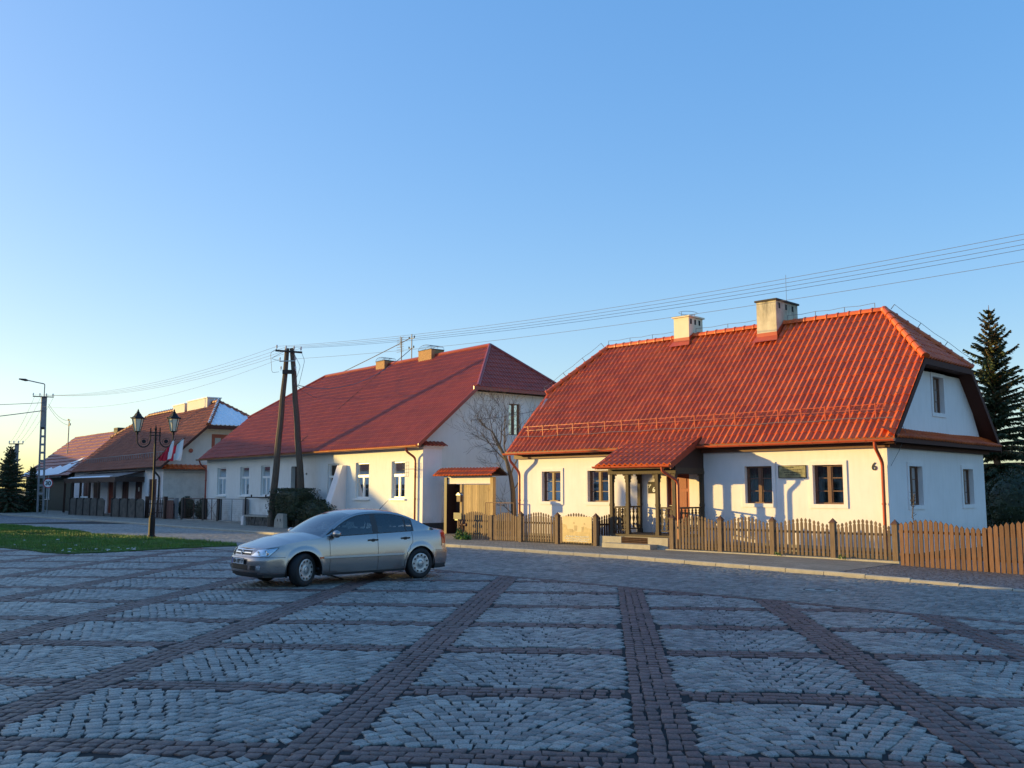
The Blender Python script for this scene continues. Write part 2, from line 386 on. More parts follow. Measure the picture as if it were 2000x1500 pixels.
mb.grid([[(x, -60, -.028) for x in xs], [(x, float(kerb_y(x)) + .02, -.028) for x in xs]])
struct('road', mb, SHEET, A)
mb = MB(); mb.grid([[(x, 2 + 0 * x, -.013) for x in np.linspace(-58, 6, 60)], [(x, float(kerb_y(x)) - .0, -.013) for x in np.linspace(-58, 6, 60)]]); struct('joint_sand', mb, BED, A)
mb = MB(); mb.q((-30, 2, -.018), (30, 2, -.018), (30, 22, -.018), (-30, 22, -.018)); struct('joint_sand', mb, BED, W)

def in_view(X, Y, m=.62, a=1.6): return (np.abs(X) < m * Y + a) & (Y > 3.6)
LAWN1 = [(-30, 33.5), (-17.6, 31.6), (-14.9, 29.4), (-13.9, 28.3), (-13.0, 27.75), (-12.2, 28.2), (-11.1, 29.6), (-9.9, 31.0), (-9.1, 31.55), (-9.3, 32.2), (-11.0, 34.1), (-13.7, 36.9), (-17.9, 40.2), (-19.4, 39.5), (-20.6, 38.2), (-30, 41.5)]
LAWN2 = [(-34, 45.0), (-21.2, 39.4), (-19.8, 40.4), (-18.6, 40.9), (-18.3, 41.3), (-20.2, 43.5), (-22.3, 45.6), (-27.4, 50.9), (-40, 63)]
def inpoly(X, Y, poly):
    r = np.zeros(X.shape, bool); k = len(poly)
    for i in range(k):
        (x1, y1), (x2, y2) = poly[i], poly[(i + 1) % k]
        c = ((y1 > Y) != (y2 > Y)); xx = (x2 - x1) * (Y - y1) / (y2 - y1 + 1e-12) + x1
        r ^= c & (X < xx)
    return r
def stones(name, px, py, ang, sx, sy, mat, fr, bev=.003, zj=.0010, kind='structure'):
    """one paving mesh: every stone an uneven bevelled block"""
    X = fr.o[0] + px * fr.R[0] + py * fr.N[0]; Y = fr.o[1] + px * fr.R[1] + py * fr.N[1]
    ok = in_view(X, Y) & (Y < 52) & ~inpoly(X, Y, LAWN1) & ~inpoly(X, Y, LAWN2)
    X, Y, ang, sx, sy = X[ok], Y[ok], (ang + fr.a)[ok], sx[ok], sy[ok]; n = len(X)
    sx = sx * (1.01 - np.abs(rng.normal(0, .085, n))); sy = sy * (1.02 - np.abs(rng.normal(0, .10, n))); ang = ang + rng.normal(0, .06, n)
    cx = np.array([-1, 1, 1, -1]) * .5; cy = np.array([-1, -1, 1, 1]) * .5
    jx = rng.normal(0, .075, (n, 4)); jy = rng.normal(0, .075, (n, 4))
    lx = (cx + jx) * sx[:, None]; ly = (cy + jy) * sy[:, None]
    c, s = np.cos(ang)[:, None], np.sin(ang)[:, None]
    V = np.zeros((n, 12, 3)); zz = rng.normal(0, zj, n)[:, None] + rng.normal(0, zj * .55, (n, 4))
    for k, (sc, z) in enumerate(((1.0, -.035), (1.0, -.003), (1, 0))):
        ax = lx - (np.sign(cx) * bev if k == 2 else 0); ay = ly - (np.sign(cy) * bev if k == 2 else 0)
        V[:, 4 * k:4 * k + 4, 0] = X[:, None] + ax * c - ay * s; V[:, 4 * k:4 * k + 4, 1] = Y[:, None] + ax * s + ay * c
        V[:, 4 * k:4 * k + 4, 2] = z + (zz if k else 0)
    q = []
    for k in (0, 1):
        for i in range(4): q.append((4 * k + i, 4 * k + (i + 1) % 4, 4 * k + 4 + (i + 1) % 4, 4 * k + 4 + i))
    q.append((8, 9, 10, 11)); q = np.array(q)
    F = (q[None] + 12 * np.arange(n)[:, None, None]).reshape(-1, 4)
    me = bpy.data.meshes.new(name); me.vertices.add(n * 12); me.vertices.foreach_set('co', V.ravel())
    me.loops.add(F.size); me.loops.foreach_set('vertex_index', F.ravel()); me.polygons.add(len(F))
    me.polygons.foreach_set('loop_start', np.arange(len(F)) * 4); me.update(calc_edges=True)
    me.materials.append(mat); o = bpy.data.objects.new(name, me); COL.objects.link(o); o['kind'] = kind
    return o
SX = [-26.3, -23.6, -20.9, -18.2, -15.6, -12.95, -10.3, -7.65, -4.98, -2.12, .42, 2.70, 4.72, 6.9, 9.1, 11.3]
SY = [2.4, 4.62, 6.78, 8.9] + [11.18 + 2.07 * i for i in range(14)]
GREY = stonemat('grey_granite_setts', (.17, .17, .155), (.42, .40, .355), .5)
REDS = stonemat('red_brown_setts', (.11, .062, .050), (.20, .115, .095), .55)
ROADS = stonemat('worn_road_setts', (.17, .165, .145), (.40, .37, .325), .55)
def nA(px, py):
    X = px * G.R[0] + py * G.N[0]; Y = px * G.R[1] + py * G.N[1]
    return X * A.N[0] + Y * A.N[1]
P = []
for i in range(len(SX) - 1):
    x0, x1 = SX[i] + .225, SX[i + 1] - .225; hw = (x1 - x0) / 2; xc = (x0 + x1) / 2; rad = hw * 1.22
    tm = math.asin(hw / rad) * 1.03
    for j in range(-14, 330):
        y0 = 2.5 + j * .132; ds = .118; k = int(2 * tm * rad / ds); th = (np.arange(k + 1) + .5 * (j % 2)) / k * 2 * tm - tm
        th = th + rng.normal(0, .006, k + 1)
        P.append(np.stack([xc + rad * np.sin(th), y0 + rad * np.cos(th) - rad * .75, -th, np.full(k + 1, ds * .97), .131 * np.cos(th), np.full(k + 1, x0), np.full(k + 1, x1)], 1))
P = np.concatenate(P); ok = (P[:, 0] > P[:, 5] + .02) & (P[:, 0] < P[:, 6] - .02)
for y in SY: ok &= np.abs(P[:, 1] - y) > .225
ok &= nA(P[:, 0], P[:, 1]) < 14.38; P = P[ok]
stones('plaza_paving', P[:, 0], P[:, 1], P[:, 2], P[:, 3], P[:, 4], GREY, G)
Q = []
for x in SX:
    for c in range(4):
        yy = np.cumsum(rng.uniform(.12, .19, 330)) + 1.5; d = np.diff(yy)
        Q.append(np.stack([np.full(len(d), x + (c - 1.5) * .113) + rng.normal(0, .004, len(d)), (yy[1:] + yy[:-1]) / 2, rng.normal(0, .05, len(d)), np.full(len(d), .108), d * .95], 1))
for y in SY:
    for c in range(3):
        xx = np.cumsum(rng.uniform(.10, .15, 330)) - 27; d = np.diff(xx); xm = (xx[1:] + xx[:-1]) / 2
        keep = np.min(np.abs(xm[:, None] - np.array(SX)[None]), 1) > .27
        Q.append(np.stack([xm, np.full(len(d), y + (c - 1) * .122) + rng.normal(0, .005, len(d)), rng.normal(0, .05, len(d)), d * .95, np.full(len(d), .117)], 1)[keep])
Q = np.concatenate(Q); Q = Q[nA(Q[:, 0], Q[:, 1]) < 14.4]
stones('plaza_bands', Q[:, 0], Q[:, 1], Q[:, 2], Q[:, 3], Q[:, 4], REDS, G)
Q = []
for c in range(2):
    xx = np.cumsum(rng.uniform(.1, .15, 480)) - 48; d = np.diff(xx)
    Q.append(np.stack([(xx[1:] + xx[:-1]) / 2, np.full(len(d), 14.47 + c * .115), rng.normal(0, .05, len(d)), d * .92, np.full(len(d), .105)], 1))
Q = np.concatenate(Q); stones('plaza_border', Q[:, 0], Q[:, 1], Q[:, 2], Q[:, 3], Q[:, 4], REDS, A)
Q = []
for j in range(62):
    y = 14.72 + j * .142; xx = np.cumsum(rng.uniform(.095, .14, 560)) - 58; d = np.diff(xx); xm = (xx[1:] + xx[:-1]) / 2
    yy = y + .05 * np.sin(xm * 1.3 + j * .1)
    q = np.stack([xm, yy, rng.normal(0, .09, len(d)), d * .95, np.full(len(d), .136)], 1)
    Q.append(q[q[:, 1] < kerb_y(q[:, 0]) - .07])
Q = np.concatenate(Q); stones('road_paving', Q[:, 0], Q[:, 1], Q[:, 2], Q[:, 3], Q[:, 4], ROADS, A)

# kerb: stones 1 m long with open joints, and the pavement behind
mb = MB(); x = -120.
while x < -5.0:
    w = 1.0 if x > -60 else 2.0; a, b = x + .008, x + w - .008; h = .085 if x < -9.5 else max(.02, .085 - (x + 9.5) * .02)
    ya, yb = float(kerb_y(a)), float(kerb_y(b)); dz = random.uniform(-.004, .004)
    for (e, z) in ((.0, 1), ):
        rows = [[(a, ya, -.05), (b, yb, -.05)], [(a, ya + .008, h - .02 + dz), (b, yb + .008, h - .02 + dz)], [(a, ya + .03, h + dz), (b, yb + .03, h + dz)], [(a, ya + .15, h + dz), (b, yb + .15, h + dz)], [(a, ya + .15, -.05), (b, yb + .15, -.05)]]
        mb.grid(rows); mb.q(*[r[0] for r in rows]); mb.q(*[r[1] for r in rows])
    x += w
struct('kerb', mb, 'kerb', A)
def paver():
    m, nt, N, L, b = nodes('grey_paver')
    v = coords(nt); br = N.new('ShaderNodeTexBrick'); br.inputs['Scale'].default_value = 1; br.inputs['Mortar Size'].default_value = .006
    br.inputs['Brick Width'].default_value = .2; br.inputs['Row Height'].default_value = .1
    br.inputs['Color1'].default_value = (.27, .235, .19, 1); br.inputs['Color2'].default_value = (.34, .30, .245, 1); br.inputs['Mortar'].default_value = (.07, .06, .05, 1)
    L.new(v, br.inputs['Vector'])
    c = mixc(nt, 1, br.outputs['Color'], ramp(nt, noise(nt, v, 1.3, 7, .65), (.65, .62, .58), (1.1, 1.08, 1.05)), 'MULTIPLY')
    L.new(c, b.inputs['Base Color']); b.inputs['Roughness'].default_value = .8; bumpn(nt, b, br.outputs['Color'], .4, .006); return m
mb = MB(); xs = np.concatenate([np.linspace(-120, -60, 31), np.linspace(-59, -9.9, 60)])
def pz(x): return .075 if x < -12 else .075 - (x + 12) * .012
mb.grid([[(x, float(kerb_y(x)) + .148, pz(x)) for x in xs], [(x, float(kerb_y(x)) * .4 + 23.6 * .6, pz(x)) for x in xs], [(x, 30.5, .07) for x in xs]])
struct('pavement', mb, paver(), A)
mb = MB(); mb.grid([[(x, float(kerb_y(x)) + .15, .045 - .006 * (x + 9.9)) for x in np.linspace(-9.9, 6, 18)], [(x, 27, .04) for x in np.linspace(-9.9, 6, 18)]])
struct('cobbled_verge', mb, cobble_sheet(), A)
YARD = M('yard_grass_and_soil', (.085, .085, .03), .95, .5, 1.2, .5, 20, fine=.5)
mb = MB(); mb.q((-130, 30.4, .06), (-9.9, 30.4, .06), (-9.9, 80, .0), (-130, 80, .0)); mb.q((-9.9, 27, .05), (60, 27, .05), (60, 80, 0), (-9.9, 80, 0)); mb.q((-24.7, 23.62, .082), (-9.95, 23.62, .082), (-9.95, 30.5, .082), (-24.7, 30.5, .082))
struct('yard', mb, YARD, A)

# lawns: soil and turf sheet, and grass blades as one stuff object each
TURF = M('turf', (.06, .12, .018), .9, .4, 2.0, .5, 40, fine=.4)
BLADE = M('grass_blade', (.09, .19, .022), .6, .4, 1.2)
for nm, poly in (('lawn', LAWN1), ('lawn', LAWN2)):
    mb = MB(); tri = tessellate_polygon([[Vector((x, y, 0)) for x, y in poly]])
    for t in tri: mb.q(*[(poly[i][0], poly[i][1], .03) for i in t])
    k = len(poly)
    for i in range(k): mb.q((*poly[i], .03), (*poly[(i + 1) % k], .03), (*poly[(i + 1) % k], -.04), (*poly[i], -.04))
    struct(nm, mb, TURF)
    xs = [p[0] for p in poly]; ys = [p[1] for p in poly]; n = 90000
    X = rng.uniform(max(min(xs), -27), max(xs), n); Y = rng.uniform(min(ys), min(max(ys), 53), n); ok = inpoly(X, Y, poly) & in_view(X, Y); X, Y = X[ok], Y[ok]; n = len(X)
    a = rng.uniform(0, 2 * math.pi, n); h = rng.uniform(.03, .085, n) * (1 + .5 * np.sin(X * 1.7 + np.sin(Y * 2.1) * 2)); w = .012
    V = np.zeros((n, 3, 3)); V[:, 0] = np.stack([X - np.cos(a) * w, Y - np.sin(a) * w, np.full(n, .028)], 1); V[:, 1] = np.stack([X + np.cos(a) * w, Y + np.sin(a) * w, np.full(n, .028)], 1)
    V[:, 2] = np.stack([X + rng.normal(0, .025, n), Y + rng.normal(0, .025, n), .028 + h], 1)
    me = bpy.data.meshes.new('grass'); me.vertices.add(n * 3); me.vertices.foreach_set('co', V.ravel()); me.loops.add(n * 3)
    me.loops.foreach_set('vertex_index', np.arange(n * 3)); me.polygons.add(n); me.polygons.foreach_set('loop_start', np.arange(n) * 3); me.update(calc_edges=True)
    me.materials.append(BLADE); o = bpy.data.objects.new('grass', me); COL.objects.link(o); o['kind'] = 'stuff'
mb = MB()                                                        # leftover snow crumbs on the near lawn
for _ in range(44):
    if _ < 32: X, Y = random.gauss(-13.1, .8), random.gauss(29.2, .55)
    else: X, Y = random.uniform(-19, -9.5), random.uniform(29, 39)
    if not inpoly(np.array([X]), np.array([Y]), LAWN1)[0]: continue
    r = random.uniform(.015, .055); k = 7
    mb.prism([(X + r * random.uniform(.6, 1.4) * math.cos(6.283 * i / k), Y + r * random.uniform(.5, 1.1) * math.sin(6.283 * i / k)) for i in range(k)], lambda a, d, z: (a, z, .05 + d), 0, r * .5)
struct('snow_crumbs', mb, 'snow', W, 'stuff')
def path_sheet():
    mb = MB(); mb.q((-34, 43.6, .0), (-34, 40.4, .0), (-20.6, 38.3, .0), (-19.4, 39.5, .0)); mb.q((-21.2, 39.4, .0), (-34, 45, .0), (-34, 43.6, 0), (-19.4, 39.5, 0)); return mb
struct('path', path_sheet(), M('pale_gravel_path', (.34, .32, .28), .9, .2, 6, .4))

# ------------------------------------------------------------------ windows, doors, downpipes
def leaf_window(t, mp, a0, a1, z0, z1, parent=None, rows=3, surround=True, label=None):
    """brown two-leaf casement with three rows of panes, set in a reveal, plaster band around it"""
    f = MB(); d0, d1 = -.17, -.115; w = .045
    f.box(a0, a1, d0, d1, z1 - w, z1, mp=mp); f.box(a0, a1, d0, d1, z0, z0 + w, mp=mp)
    f.box(a0, a0 + w, d0, d1, z0 + w, z1 - w, mp=mp); f.box(a1 - w, a1, d0, d1, z0 + w, z1 - w, mp=mp)
    c = (a0 + a1) / 2; f.box(c - .04, c + .04, d0 - .002, d1 + .012, z0 + w, z1 - w, mp=mp)
    for s, e in ((a0 + w, c - .04), (c + .04, a1 - w)):
        f.box(s, s + .035, d0 + .003, d1 - .004, z0 + w, z1 - w, mp=mp); f.box(e - .035, e, d0 + .003, d1 - .004, z0 + w, z1 - w, mp=mp)
        for i in range(1, rows):
            z = z0 + (z1 - z0) * i / rows; f.box(s + .035, e - .035, d0 + .006, d1 - .008, z - .013, z + .013, mp=mp)
    wn_ = t.part('window', f, 'winwood', parent, label)
    g = MB(); g.box(a0 + .02, a1 - .02, -.15, -.143, z0 + .02, z1 - .02, mp=mp); t.part('pane', g, 'glass', wn_)
    k = MB()
    for s, e in ((a0 + .03, c - .06), (c + .06, a1 - .03)):
        n = 12; k.grid([[mp(s + (e - s) * i / n, -.26 + .02 * math.sin(i * 2.1), z) for i in range(n + 1)] for z in (z0 + .03, z1 - .05)])
    t.part('curtain', k, 'curtain', wn_)
    if surround:
        s = MB(); b = .115
        s.box(a0 - b, a1 + b, 0, .028, z1, z1 + b, mp=mp); s.box(a0 - b, a1 + b, 0, .028, z0 - b, z0, mp=mp)
        s.box(a0 - b, a0, 0, .028, z0, z1, mp=mp); s.box(a1, a1 + b, 0, .028, z0, z1, mp=mp)
        t.part('surround', s, 'white', wn_)
    return wn_
def pvc_window(t, mp, a0, a1, z0, z1, cur='curtain', split=.62, label=None, sill=True):
    f = MB(); d0, d1 = -.15, -.09; w = .065; zs = z0 + (z1 - z0) * split; c = (a0 + a1) / 2
    f.box(a0, a1, d0, d1, z1 - w, z1, mp=mp); f.box(a0, a1, d0, d1, z0, z0 + w, mp=mp)
    f.box(a0, a0 + w, d0, d1, z0 + w, z1 - w, mp=mp); f.box(a1 - w, a1, d0, d1, z0 + w, z1 - w, mp=mp)
    f.box(a0 + w, a1 - w, d0 - .002, d1 + .012, zs - .055, zs + .055, mp=mp); f.box(c - .055, c + .055, d0 - .002, d1 + .01, z0 + w, zs - .055, mp=mp)
    o = t.part('window', f, 'pvc', None, label)
    g = MB(); g.box(a0 + .03, a1 - .03, -.125, -.118, z0 + .03, z1 - .03, mp=mp); t.part('pane', g, 'glass', o)
    k = MB(); n = 22
    k.grid([[mp(a0 + .04 + (a1 - a0 - .08) * i / n, -.25 + .025 * math.sin(i * 1.9), z) for i in range(n + 1)] for z in (z0 + .03, zs + (z1 - zs) * .0)])
    t.part('curtain', k, cur, o)
    if sill:
        s = MB(); s.box(a0 - .09, a1 + .09, -.09, .09, z0 - .09, z0 - .03, mp=mp); t.part('sill', s, 'pvc', o)
    return o
def bend(pts, k=5):
    out = [Vector(pts[0])]
    for i in range(1, len(pts) - 1):
        a, b, c = Vector(pts[i - 1]), Vector(pts[i]), Vector(pts[i + 1]); r = min(.12, (a - b).length * .45, (c - b).length * .45)
        p = b + (a - b).normalized() * r; q = b + (c - b).normalized() * r
        for j in range(k + 1):
            u = j / k; out.append(p * (1 - u) ** 2 + b * 2 * u * (1 - u) + q * u * u)
    out.append(Vector(pts[-1])); return out
def downpipe(t, pts, mat, r=.048):
    mb = MB(); mb.tube(bend(pts), r, 10)
    p = pts[-2]; 
    for z in np.arange(.5, p[2] - .2, .95): mb.tube([(p[0], p[1], z), (p[0], p[1], z + .05)], r + .012, 10)
    o = t.part('downpipe', mb, mat, smooth=False)
    return o

# ------------------------------------------------------------------ white house with the orange tiled roof
hA = T('white_house', 'white single storey house with orange pantile half-hipped roof, brown porch and house number 6', 'house', A, (-17.9, 25.3, 0))
XL, XR, YF, YB = -24.95, -10.903, 25.3, 32.66
WA = [(-23.73, -22.81, 1.44, 2.52), (-21.54, -20.6, 1.44, 2.52), (-15.29, -14.38, 1.45, 2.56), (-13.08, -12.17, 1.45, 2.56)]
WG = [(26.67, 27.58, 1.42, 2.52), (30.74, 31.6, 1.40, 2.50)]
mb = MB(); ff = facade(YF); gg = gable(XR)
wall(mb, [(XL, -.05), (XR, -.05), (XR, 3.25), (XL, 3.25)], WA + [(-18.2, -17.32, .45, 2.42)], ff)
wall(mb, [(YF, -.05), (YB, -.05), (YB, 3.25), (YB - .1, 3.35), (31.2, 5.35), (26.8, 5.35), (YF + .1, 3.35), (YF, 3.25)], WG + [(28.68, 29.52, 4.15, 5.24)], gg)
mb.q((XL, YF, -.05), (XL, YB, -.05), (XL, YB, 3.3), (XL, 31.2, 5.4), (XL, 26.8, 5.4), (XL, YF, 3.3)); mb.q((XL, YB, -.05), (XR, YB, -.05), (XR, YB, 3.3), (XL, YB, 3.3))
mb.box(XR - .14, XR + .012, YF - .018, YF + .12, -.05, 2.78); mb.box(XR - .10, XR + .009, YF - .014, YF + .10, 2.78, 3.0)
hA.part('wall', mb, 'white')
mb = MB(); mb.box(XL - .03, XR + .03, YF - .035, YF + .02, -.05, .28); hA.part('plinth', mb, 'concrete')
for h in WA: leaf_window(hA, ff, *h)
for h in WG: leaf_window(hA, gg, *h)
leaf_window(hA, gg, 28.68, 29.52, 4.15, 5.24, label='small attic window in the gable')
EY, EZ, RY, RZ = 24.85, 3.24, 28.98, 7.47; SL = math.hypot(RY - EY, RZ - EZ); k_ = (RZ - EZ) / (RY - EY)
vL, vR, rL, rR = -25.22, -10.48, -23.53, -12.37; HZ = 5.62; th = (HZ - EZ) / (RZ - EZ) * SL; HY = EY + (HZ - EZ) / k_
def limA(t):
    u = max(0, (t - th) / (SL - th)); return (vL + (rL - vL) * u, vR + (rR - vR) * u)
rf = tiles((0, EY, EZ), (1, 0, 0), (0, RY - EY, RZ - EZ), SL, limA, .212, .345, .046, .020, roll=.56)
LH = math.hypot(rR - vR, RZ - HZ)
tiles((vR, HY, HZ), (0, 1, 0), (rR - vR, 0, RZ - HZ), LH, lambda t: ((RY - HY) * t / LH, 2 * (RY - HY) - (RY - HY) * t / LH), .212, .345, .046, .020, roll=.56, mb=rf)
roofA = hA.part('roof', rf, 'tileA')
mb = MB()
ridge_tiles(mb, (rL, RY, RZ + .02), (rR, RY, RZ + .02)); ridge_tiles(mb, (vR, HY, HZ + .03), (rR, RY, RZ + .03)); ridge_tiles(mb, (vR, 2 * RY - HY, HZ + .03), (rR, RY, RZ + .03))
ridge_tiles(mb, (vL, HY, HZ + .03), (rL, RY, RZ + .03)); ridge_tiles(mb, (vL, 2 * RY - HY, HZ + .03), (rL, RY, RZ + .03))
mb.lathe([(.0, -.1), (.13, -.02), (.12, .06), (.06, .12), (0, .14)], (rR, RY, RZ + .02), 10); mb.t.extend([(7.5, 7.5, 0)] * (len(mb.v) - len(mb.t)))
hA.part('ridge_tiles', mb, 'tileA', roofA)
mb = MB(); BYe = 2 * RY - EY; o_ = -.055                            # boarding under the tiles
for pts in ([(vL, EY, EZ), (vR, EY, EZ), (vR, HY, HZ), (rR, RY, RZ), (rL, RY, RZ), (vL, HY, HZ)], [(vL, BYe, EZ), (vR, BYe, EZ), (vR, 2 * RY - HY, HZ), (rR, RY, RZ), (rL, RY, RZ), (vL, 2 * RY - HY, HZ)],
            [(vR, HY, HZ), (vR, 2 * RY - HY, HZ), (rR, RY, RZ)], [(vL, HY, HZ), (vL, 2 * RY - HY, HZ), (rL, RY, RZ)]):
    mb.q(*[(x, y, z + o_) for x, y, z in pts])
mb.q((vL, EY, EZ - .07), (vR, EY, EZ - .07), (vR, YF, EZ - .07), (vL, YF, EZ - .07)); mb.q((vL, EY, EZ - .07), (vR, EY, EZ - .07), (vR, EY, EZ + .03), (vL, EY, EZ + .03))
mb.q((vL, BYe, EZ - .07), (vR, BYe, EZ - .07), (vR, YB, EZ - .07), (vL, YB, EZ - .07))
hA.part('roof_boarding', mb, 'beam')
mb = MB()                                                          # barge boards and the board under the hip eave
for s in (1, -1):
    yy = lambda y: y if s == 1 else 2 * RY - y
    a, b = (vR, yy(EY), EZ), (vR, yy(HY), HZ)
    mb.q(*[(x + e, y, z + h) for e in (.012,) for (x, y, z), h in ((a, -.20), (b, -.20), (b, .03), (a, .03))]); mb.q(*[(x - .02, y, z + h) for (x, y, z), h in ((a, -.20), (b, -.20), (b, .03), (a, .03))])
    mb.q(*[(x, y, z - .20) for x, y, z in ((vR + .012, a[1], a[2]), (vR + .012, b[1], b[2]), (vR - .02, b[1], b[2]), (vR - .02, a[1], a[2]))])
    mb.q((vR - .02, a[1], a[2] - .16), (vR - .02, b[1], b[2] - .16), (XR - .05, b[1], b[2] - .16), (XR - .05, a[1], a[2] - .16))
    hA.part('barge_board', mb, 'brownwood'); mb = MB()
mb.box(vR - .03, vR + .01, HY, 2 * RY - HY, HZ - .19, HZ - .02); mb.q((vR - .02, HY, HZ - .17), (vR - .02, 2 * RY - HY, HZ - .17), (XR - .02, 2 * RY - HY, HZ - .17), (XR - .02, HY, HZ - .17))
hA.part('hip_soffit', mb, 'brownwood')
mb = MB(); mb.box(XL - .12, XR + .1, YF - .13, YF - .002, 3.0, 3.17); hA.part('eaves_beam', mb, 'beam')
mb = MB(); mb.box(XR + .002, XR + .14, YF - .13, YB + .15, 3.0, 3.19); mb.box(XR + .10, XR + .42, YF - .35, YB + .35, 3.16, 3.20); mb.box(XR + .40, XR + .43, YF - .35, YB + .35, 3.12, 3.27); hA.part('gable_beam', mb, 'brownwood')
pr = tiles((XR + .47, YF - .4, 3.27), (0, 1, 0), (-.47, 0, .27), .54, lambda t: (0, YB - YF + .8), .212, .27, .03, .025); hA.part('pent_roof', pr, 'tileA')
mb = MB(); half_gutter(mb, (vL - .02, EY - .075, EZ - .035), (-19.68, EY - .075, EZ - .035)); hA.part('gutter', mb, 'redmetal'); mb = MB(); half_gutter(mb, (-16.66, EY - .075, EZ - .035), (vR + .02, EY - .075, EZ - .035)); hA.part('gutter', mb, 'redmetal')
downpipe(hA, [(-24.92, EY - .07, 3.12), (-24.92, EY - .05, 2.95), (-24.79, YF - .12, 2.5), (-24.79, YF - .12, -.02)], 'redmetal')
downpipe(hA, [(-11.0, EY - .07, 3.14), (-11.0, EY - .05, 2.98), (-10.99, YF - .12, 2.6), (-10.99, YF - .12, -.02)], 'redmetal')
def chimney(t, x0, x1, y0, y1, z0, z1, mat, cap, vents=3, over=.06, capm='chimA', parent=None, flash=None):
    mb = MB(); mb.box(x0, x1, y0, y1, z0, z1); c = t.part('chimney', mb, mat, parent)
    mb = MB(); mb.box(x0 - over, x1 + over, y0 - over, y1 + over, z1, z1 + cap); t.part('chimney_cap', mb, capm, c)
    if vents:
        n = vents
        for i in range(n):
            mb = MB(); y = y0 + (y1 - y0) * (i + .55 + .2 * i / n) / (n + .5); mb.box(x1 - .05, x1 + .004, y - .055, y + .055, z1 - .26, z1 - .07); t.part('vent', mb, 'dark', c)
    if flash:
        zf = flash; mb = MB(); mb.box(x0 - .015, x1 + .015, y0 - .015, y0 - .002, zf - .15, zf + .17)
        mb.q((x0 - .12, y0 - .2, zf - .15), (x1 + .12, y0 - .2, zf - .15), (x1 + .03, y0 - .01, zf + .05), (x0 - .03, y0 - .01, zf + .05))
        for xx in (x0 - .015, x1 + .015):
            mb.q((xx, y0 - .01, zf + .17), (xx, RY, RZ + .16), (xx, RY, RZ - .1), (xx, y0 - .01, zf - .1)); mb.q((xx, RY, RZ + .16), (xx, y1 + .01, RZ - (y1 - RY) + .16), (xx, y1 + .01, RZ - (y1 - RY) - .1), (xx, RY, RZ - .1))
        t.part('flashing', mb, 'redmetal', c)
    return c
c1 = chimney(hA, -20.18, -19.52, 28.70, 29.60, 6.9, 8.19, 'chimA', .055, flash=7.26); c1['label'] = 'cream rendered chimney with three vent openings'
c2 = chimney(hA, -16.57, -15.83, 28.44, 29.92, 6.7, 8.24, 'soot', .06, capm='darkcap', over=.05, flash=6.99); c2['label'] = 'soot stained chimney with dark cap'
mb = MB()
for (cx_, cy_, w_, l_, z_) in ((-19.85, 29.15, .3, .42, 8.42),):
    mb.tube([(cx_ + w_ * math.cos(a) , cy_ + l_ * math.sin(a), z_) for a in np.linspace(0, 6.283, 20)], .008, 4)
    for s in (-1, 1): mb.tube([(cx_, cy_ + s * l_, 8.24), (cx_, cy_ + s * l_, z_)], .01, 4)
mb.tube([(-15.9, 29.3, 8.3), (-15.9, 29.3, 9.25)], .007, 4)
prev = None                                                        # lightning wire on little posts along the ridge and hips
def wire_line(p, q, n, h=.19, skip=()):
    global prev
    p, q = Vector(p), Vector(q); up = Vector((0, 0, 1)); d = (q - p).normalized(); nn = (up - d * up.dot(d)).normalized(); last = None
    for i in range(n + 1):
        b = p.lerp(q, i / n); t_ = b + nn * h; mb.tube([b, t_], .011, 4)
        if last is not None: mb.tube([last, (last + t_) / 2 - up * .03, t_], .007, 4)
        last = t_
wire_line((rL, RY, RZ + .1), (-20.3, RY, RZ + .1), 3); wire_line((-19.4, RY, RZ + .1), (-16.7, RY, RZ + .1), 2); wire_line((-15.7, RY, RZ + .1), (rR - .3, RY, RZ + .1), 3)
wire_line((vL, HY, HZ + .1), (rL - .15, RY - .1, RZ + .05), 3); wire_line((rR + .15, RY + .15, RZ + .05), (vR, 2 * RY - HY, HZ + .1), 3)
def onA(x, t, h=0): c, s = (RY - EY) / SL, (RZ - EZ) / SL; return (x, EY + c * t - s * h, EZ + s * t + c * h)
mb.tube([onA(x, .72, .10 + .02 * math.sin(x * 3)) for x in np.linspace(vL + .2, vR - .2, 60)], .008, 4)
mb.tube([(XR + .02, 26.0, 4.6), (XR + .05, 26.2, 4.3), (XR + .03, 26.05, 3.9), (XR + .3, 25.9, 3.4), (XR + .2, 25.6, 2.9), (XR + .03, 25.45, 2.5)], .008, 4)
hA.part('lightning_wire', mb, 'wire')
mb = MB()                                                          # snow guard lattice above the eaves
for t_, h_ in ((1.05, .12), (1.05, .30)): rail(mb, onA(-24.75, t_, h_), onA(-10.95, t_, h_), .016, .016)
n = 92
for i in range(n):
    x = -24.75 + 13.8 * i / n; rail(mb, onA(x, 1.05, .12), onA(x + 13.8 / n / 2, 1.05, .30), .007, .007); rail(mb, onA(x + 13.8 / n / 2, 1.05, .30), onA(x + 13.8 / n, 1.05, .12), .007, .007)
for i in range(19):
    x = -24.5 + 13.3 * i / 18; rail(mb, onA(x, .78, .03), onA(x, 1.06, .34), .03, .02); rail(mb, onA(x, 1.08, .10), onA(x, 1.34, .05), .03, .02)
hA.part('snow_guard', mb, 'redmetal')
mb = MB(); w = .88; mb.box(-18.2, -18.12, -.14, -.06, .47, 2.40, mp=ff); mb.box(-17.40, -17.32, -.14, -.06, .47, 2.40, mp=ff); mb.box(-18.12, -17.40, -.14, -.06, 2.31, 2.40, mp=ff)
mb.box(-18.12, -17.40, -.12, -.08, .47, 2.31, mp=ff)
for x0, x1 in ((-18.05, -17.80), (-17.72, -17.47)):
    for z0, z1 in ((.6, 1.15), (1.25, 1.8), (1.9, 2.22)): mb.box(x0, x1, -.08, -.062, z0, z1, mp=ff)
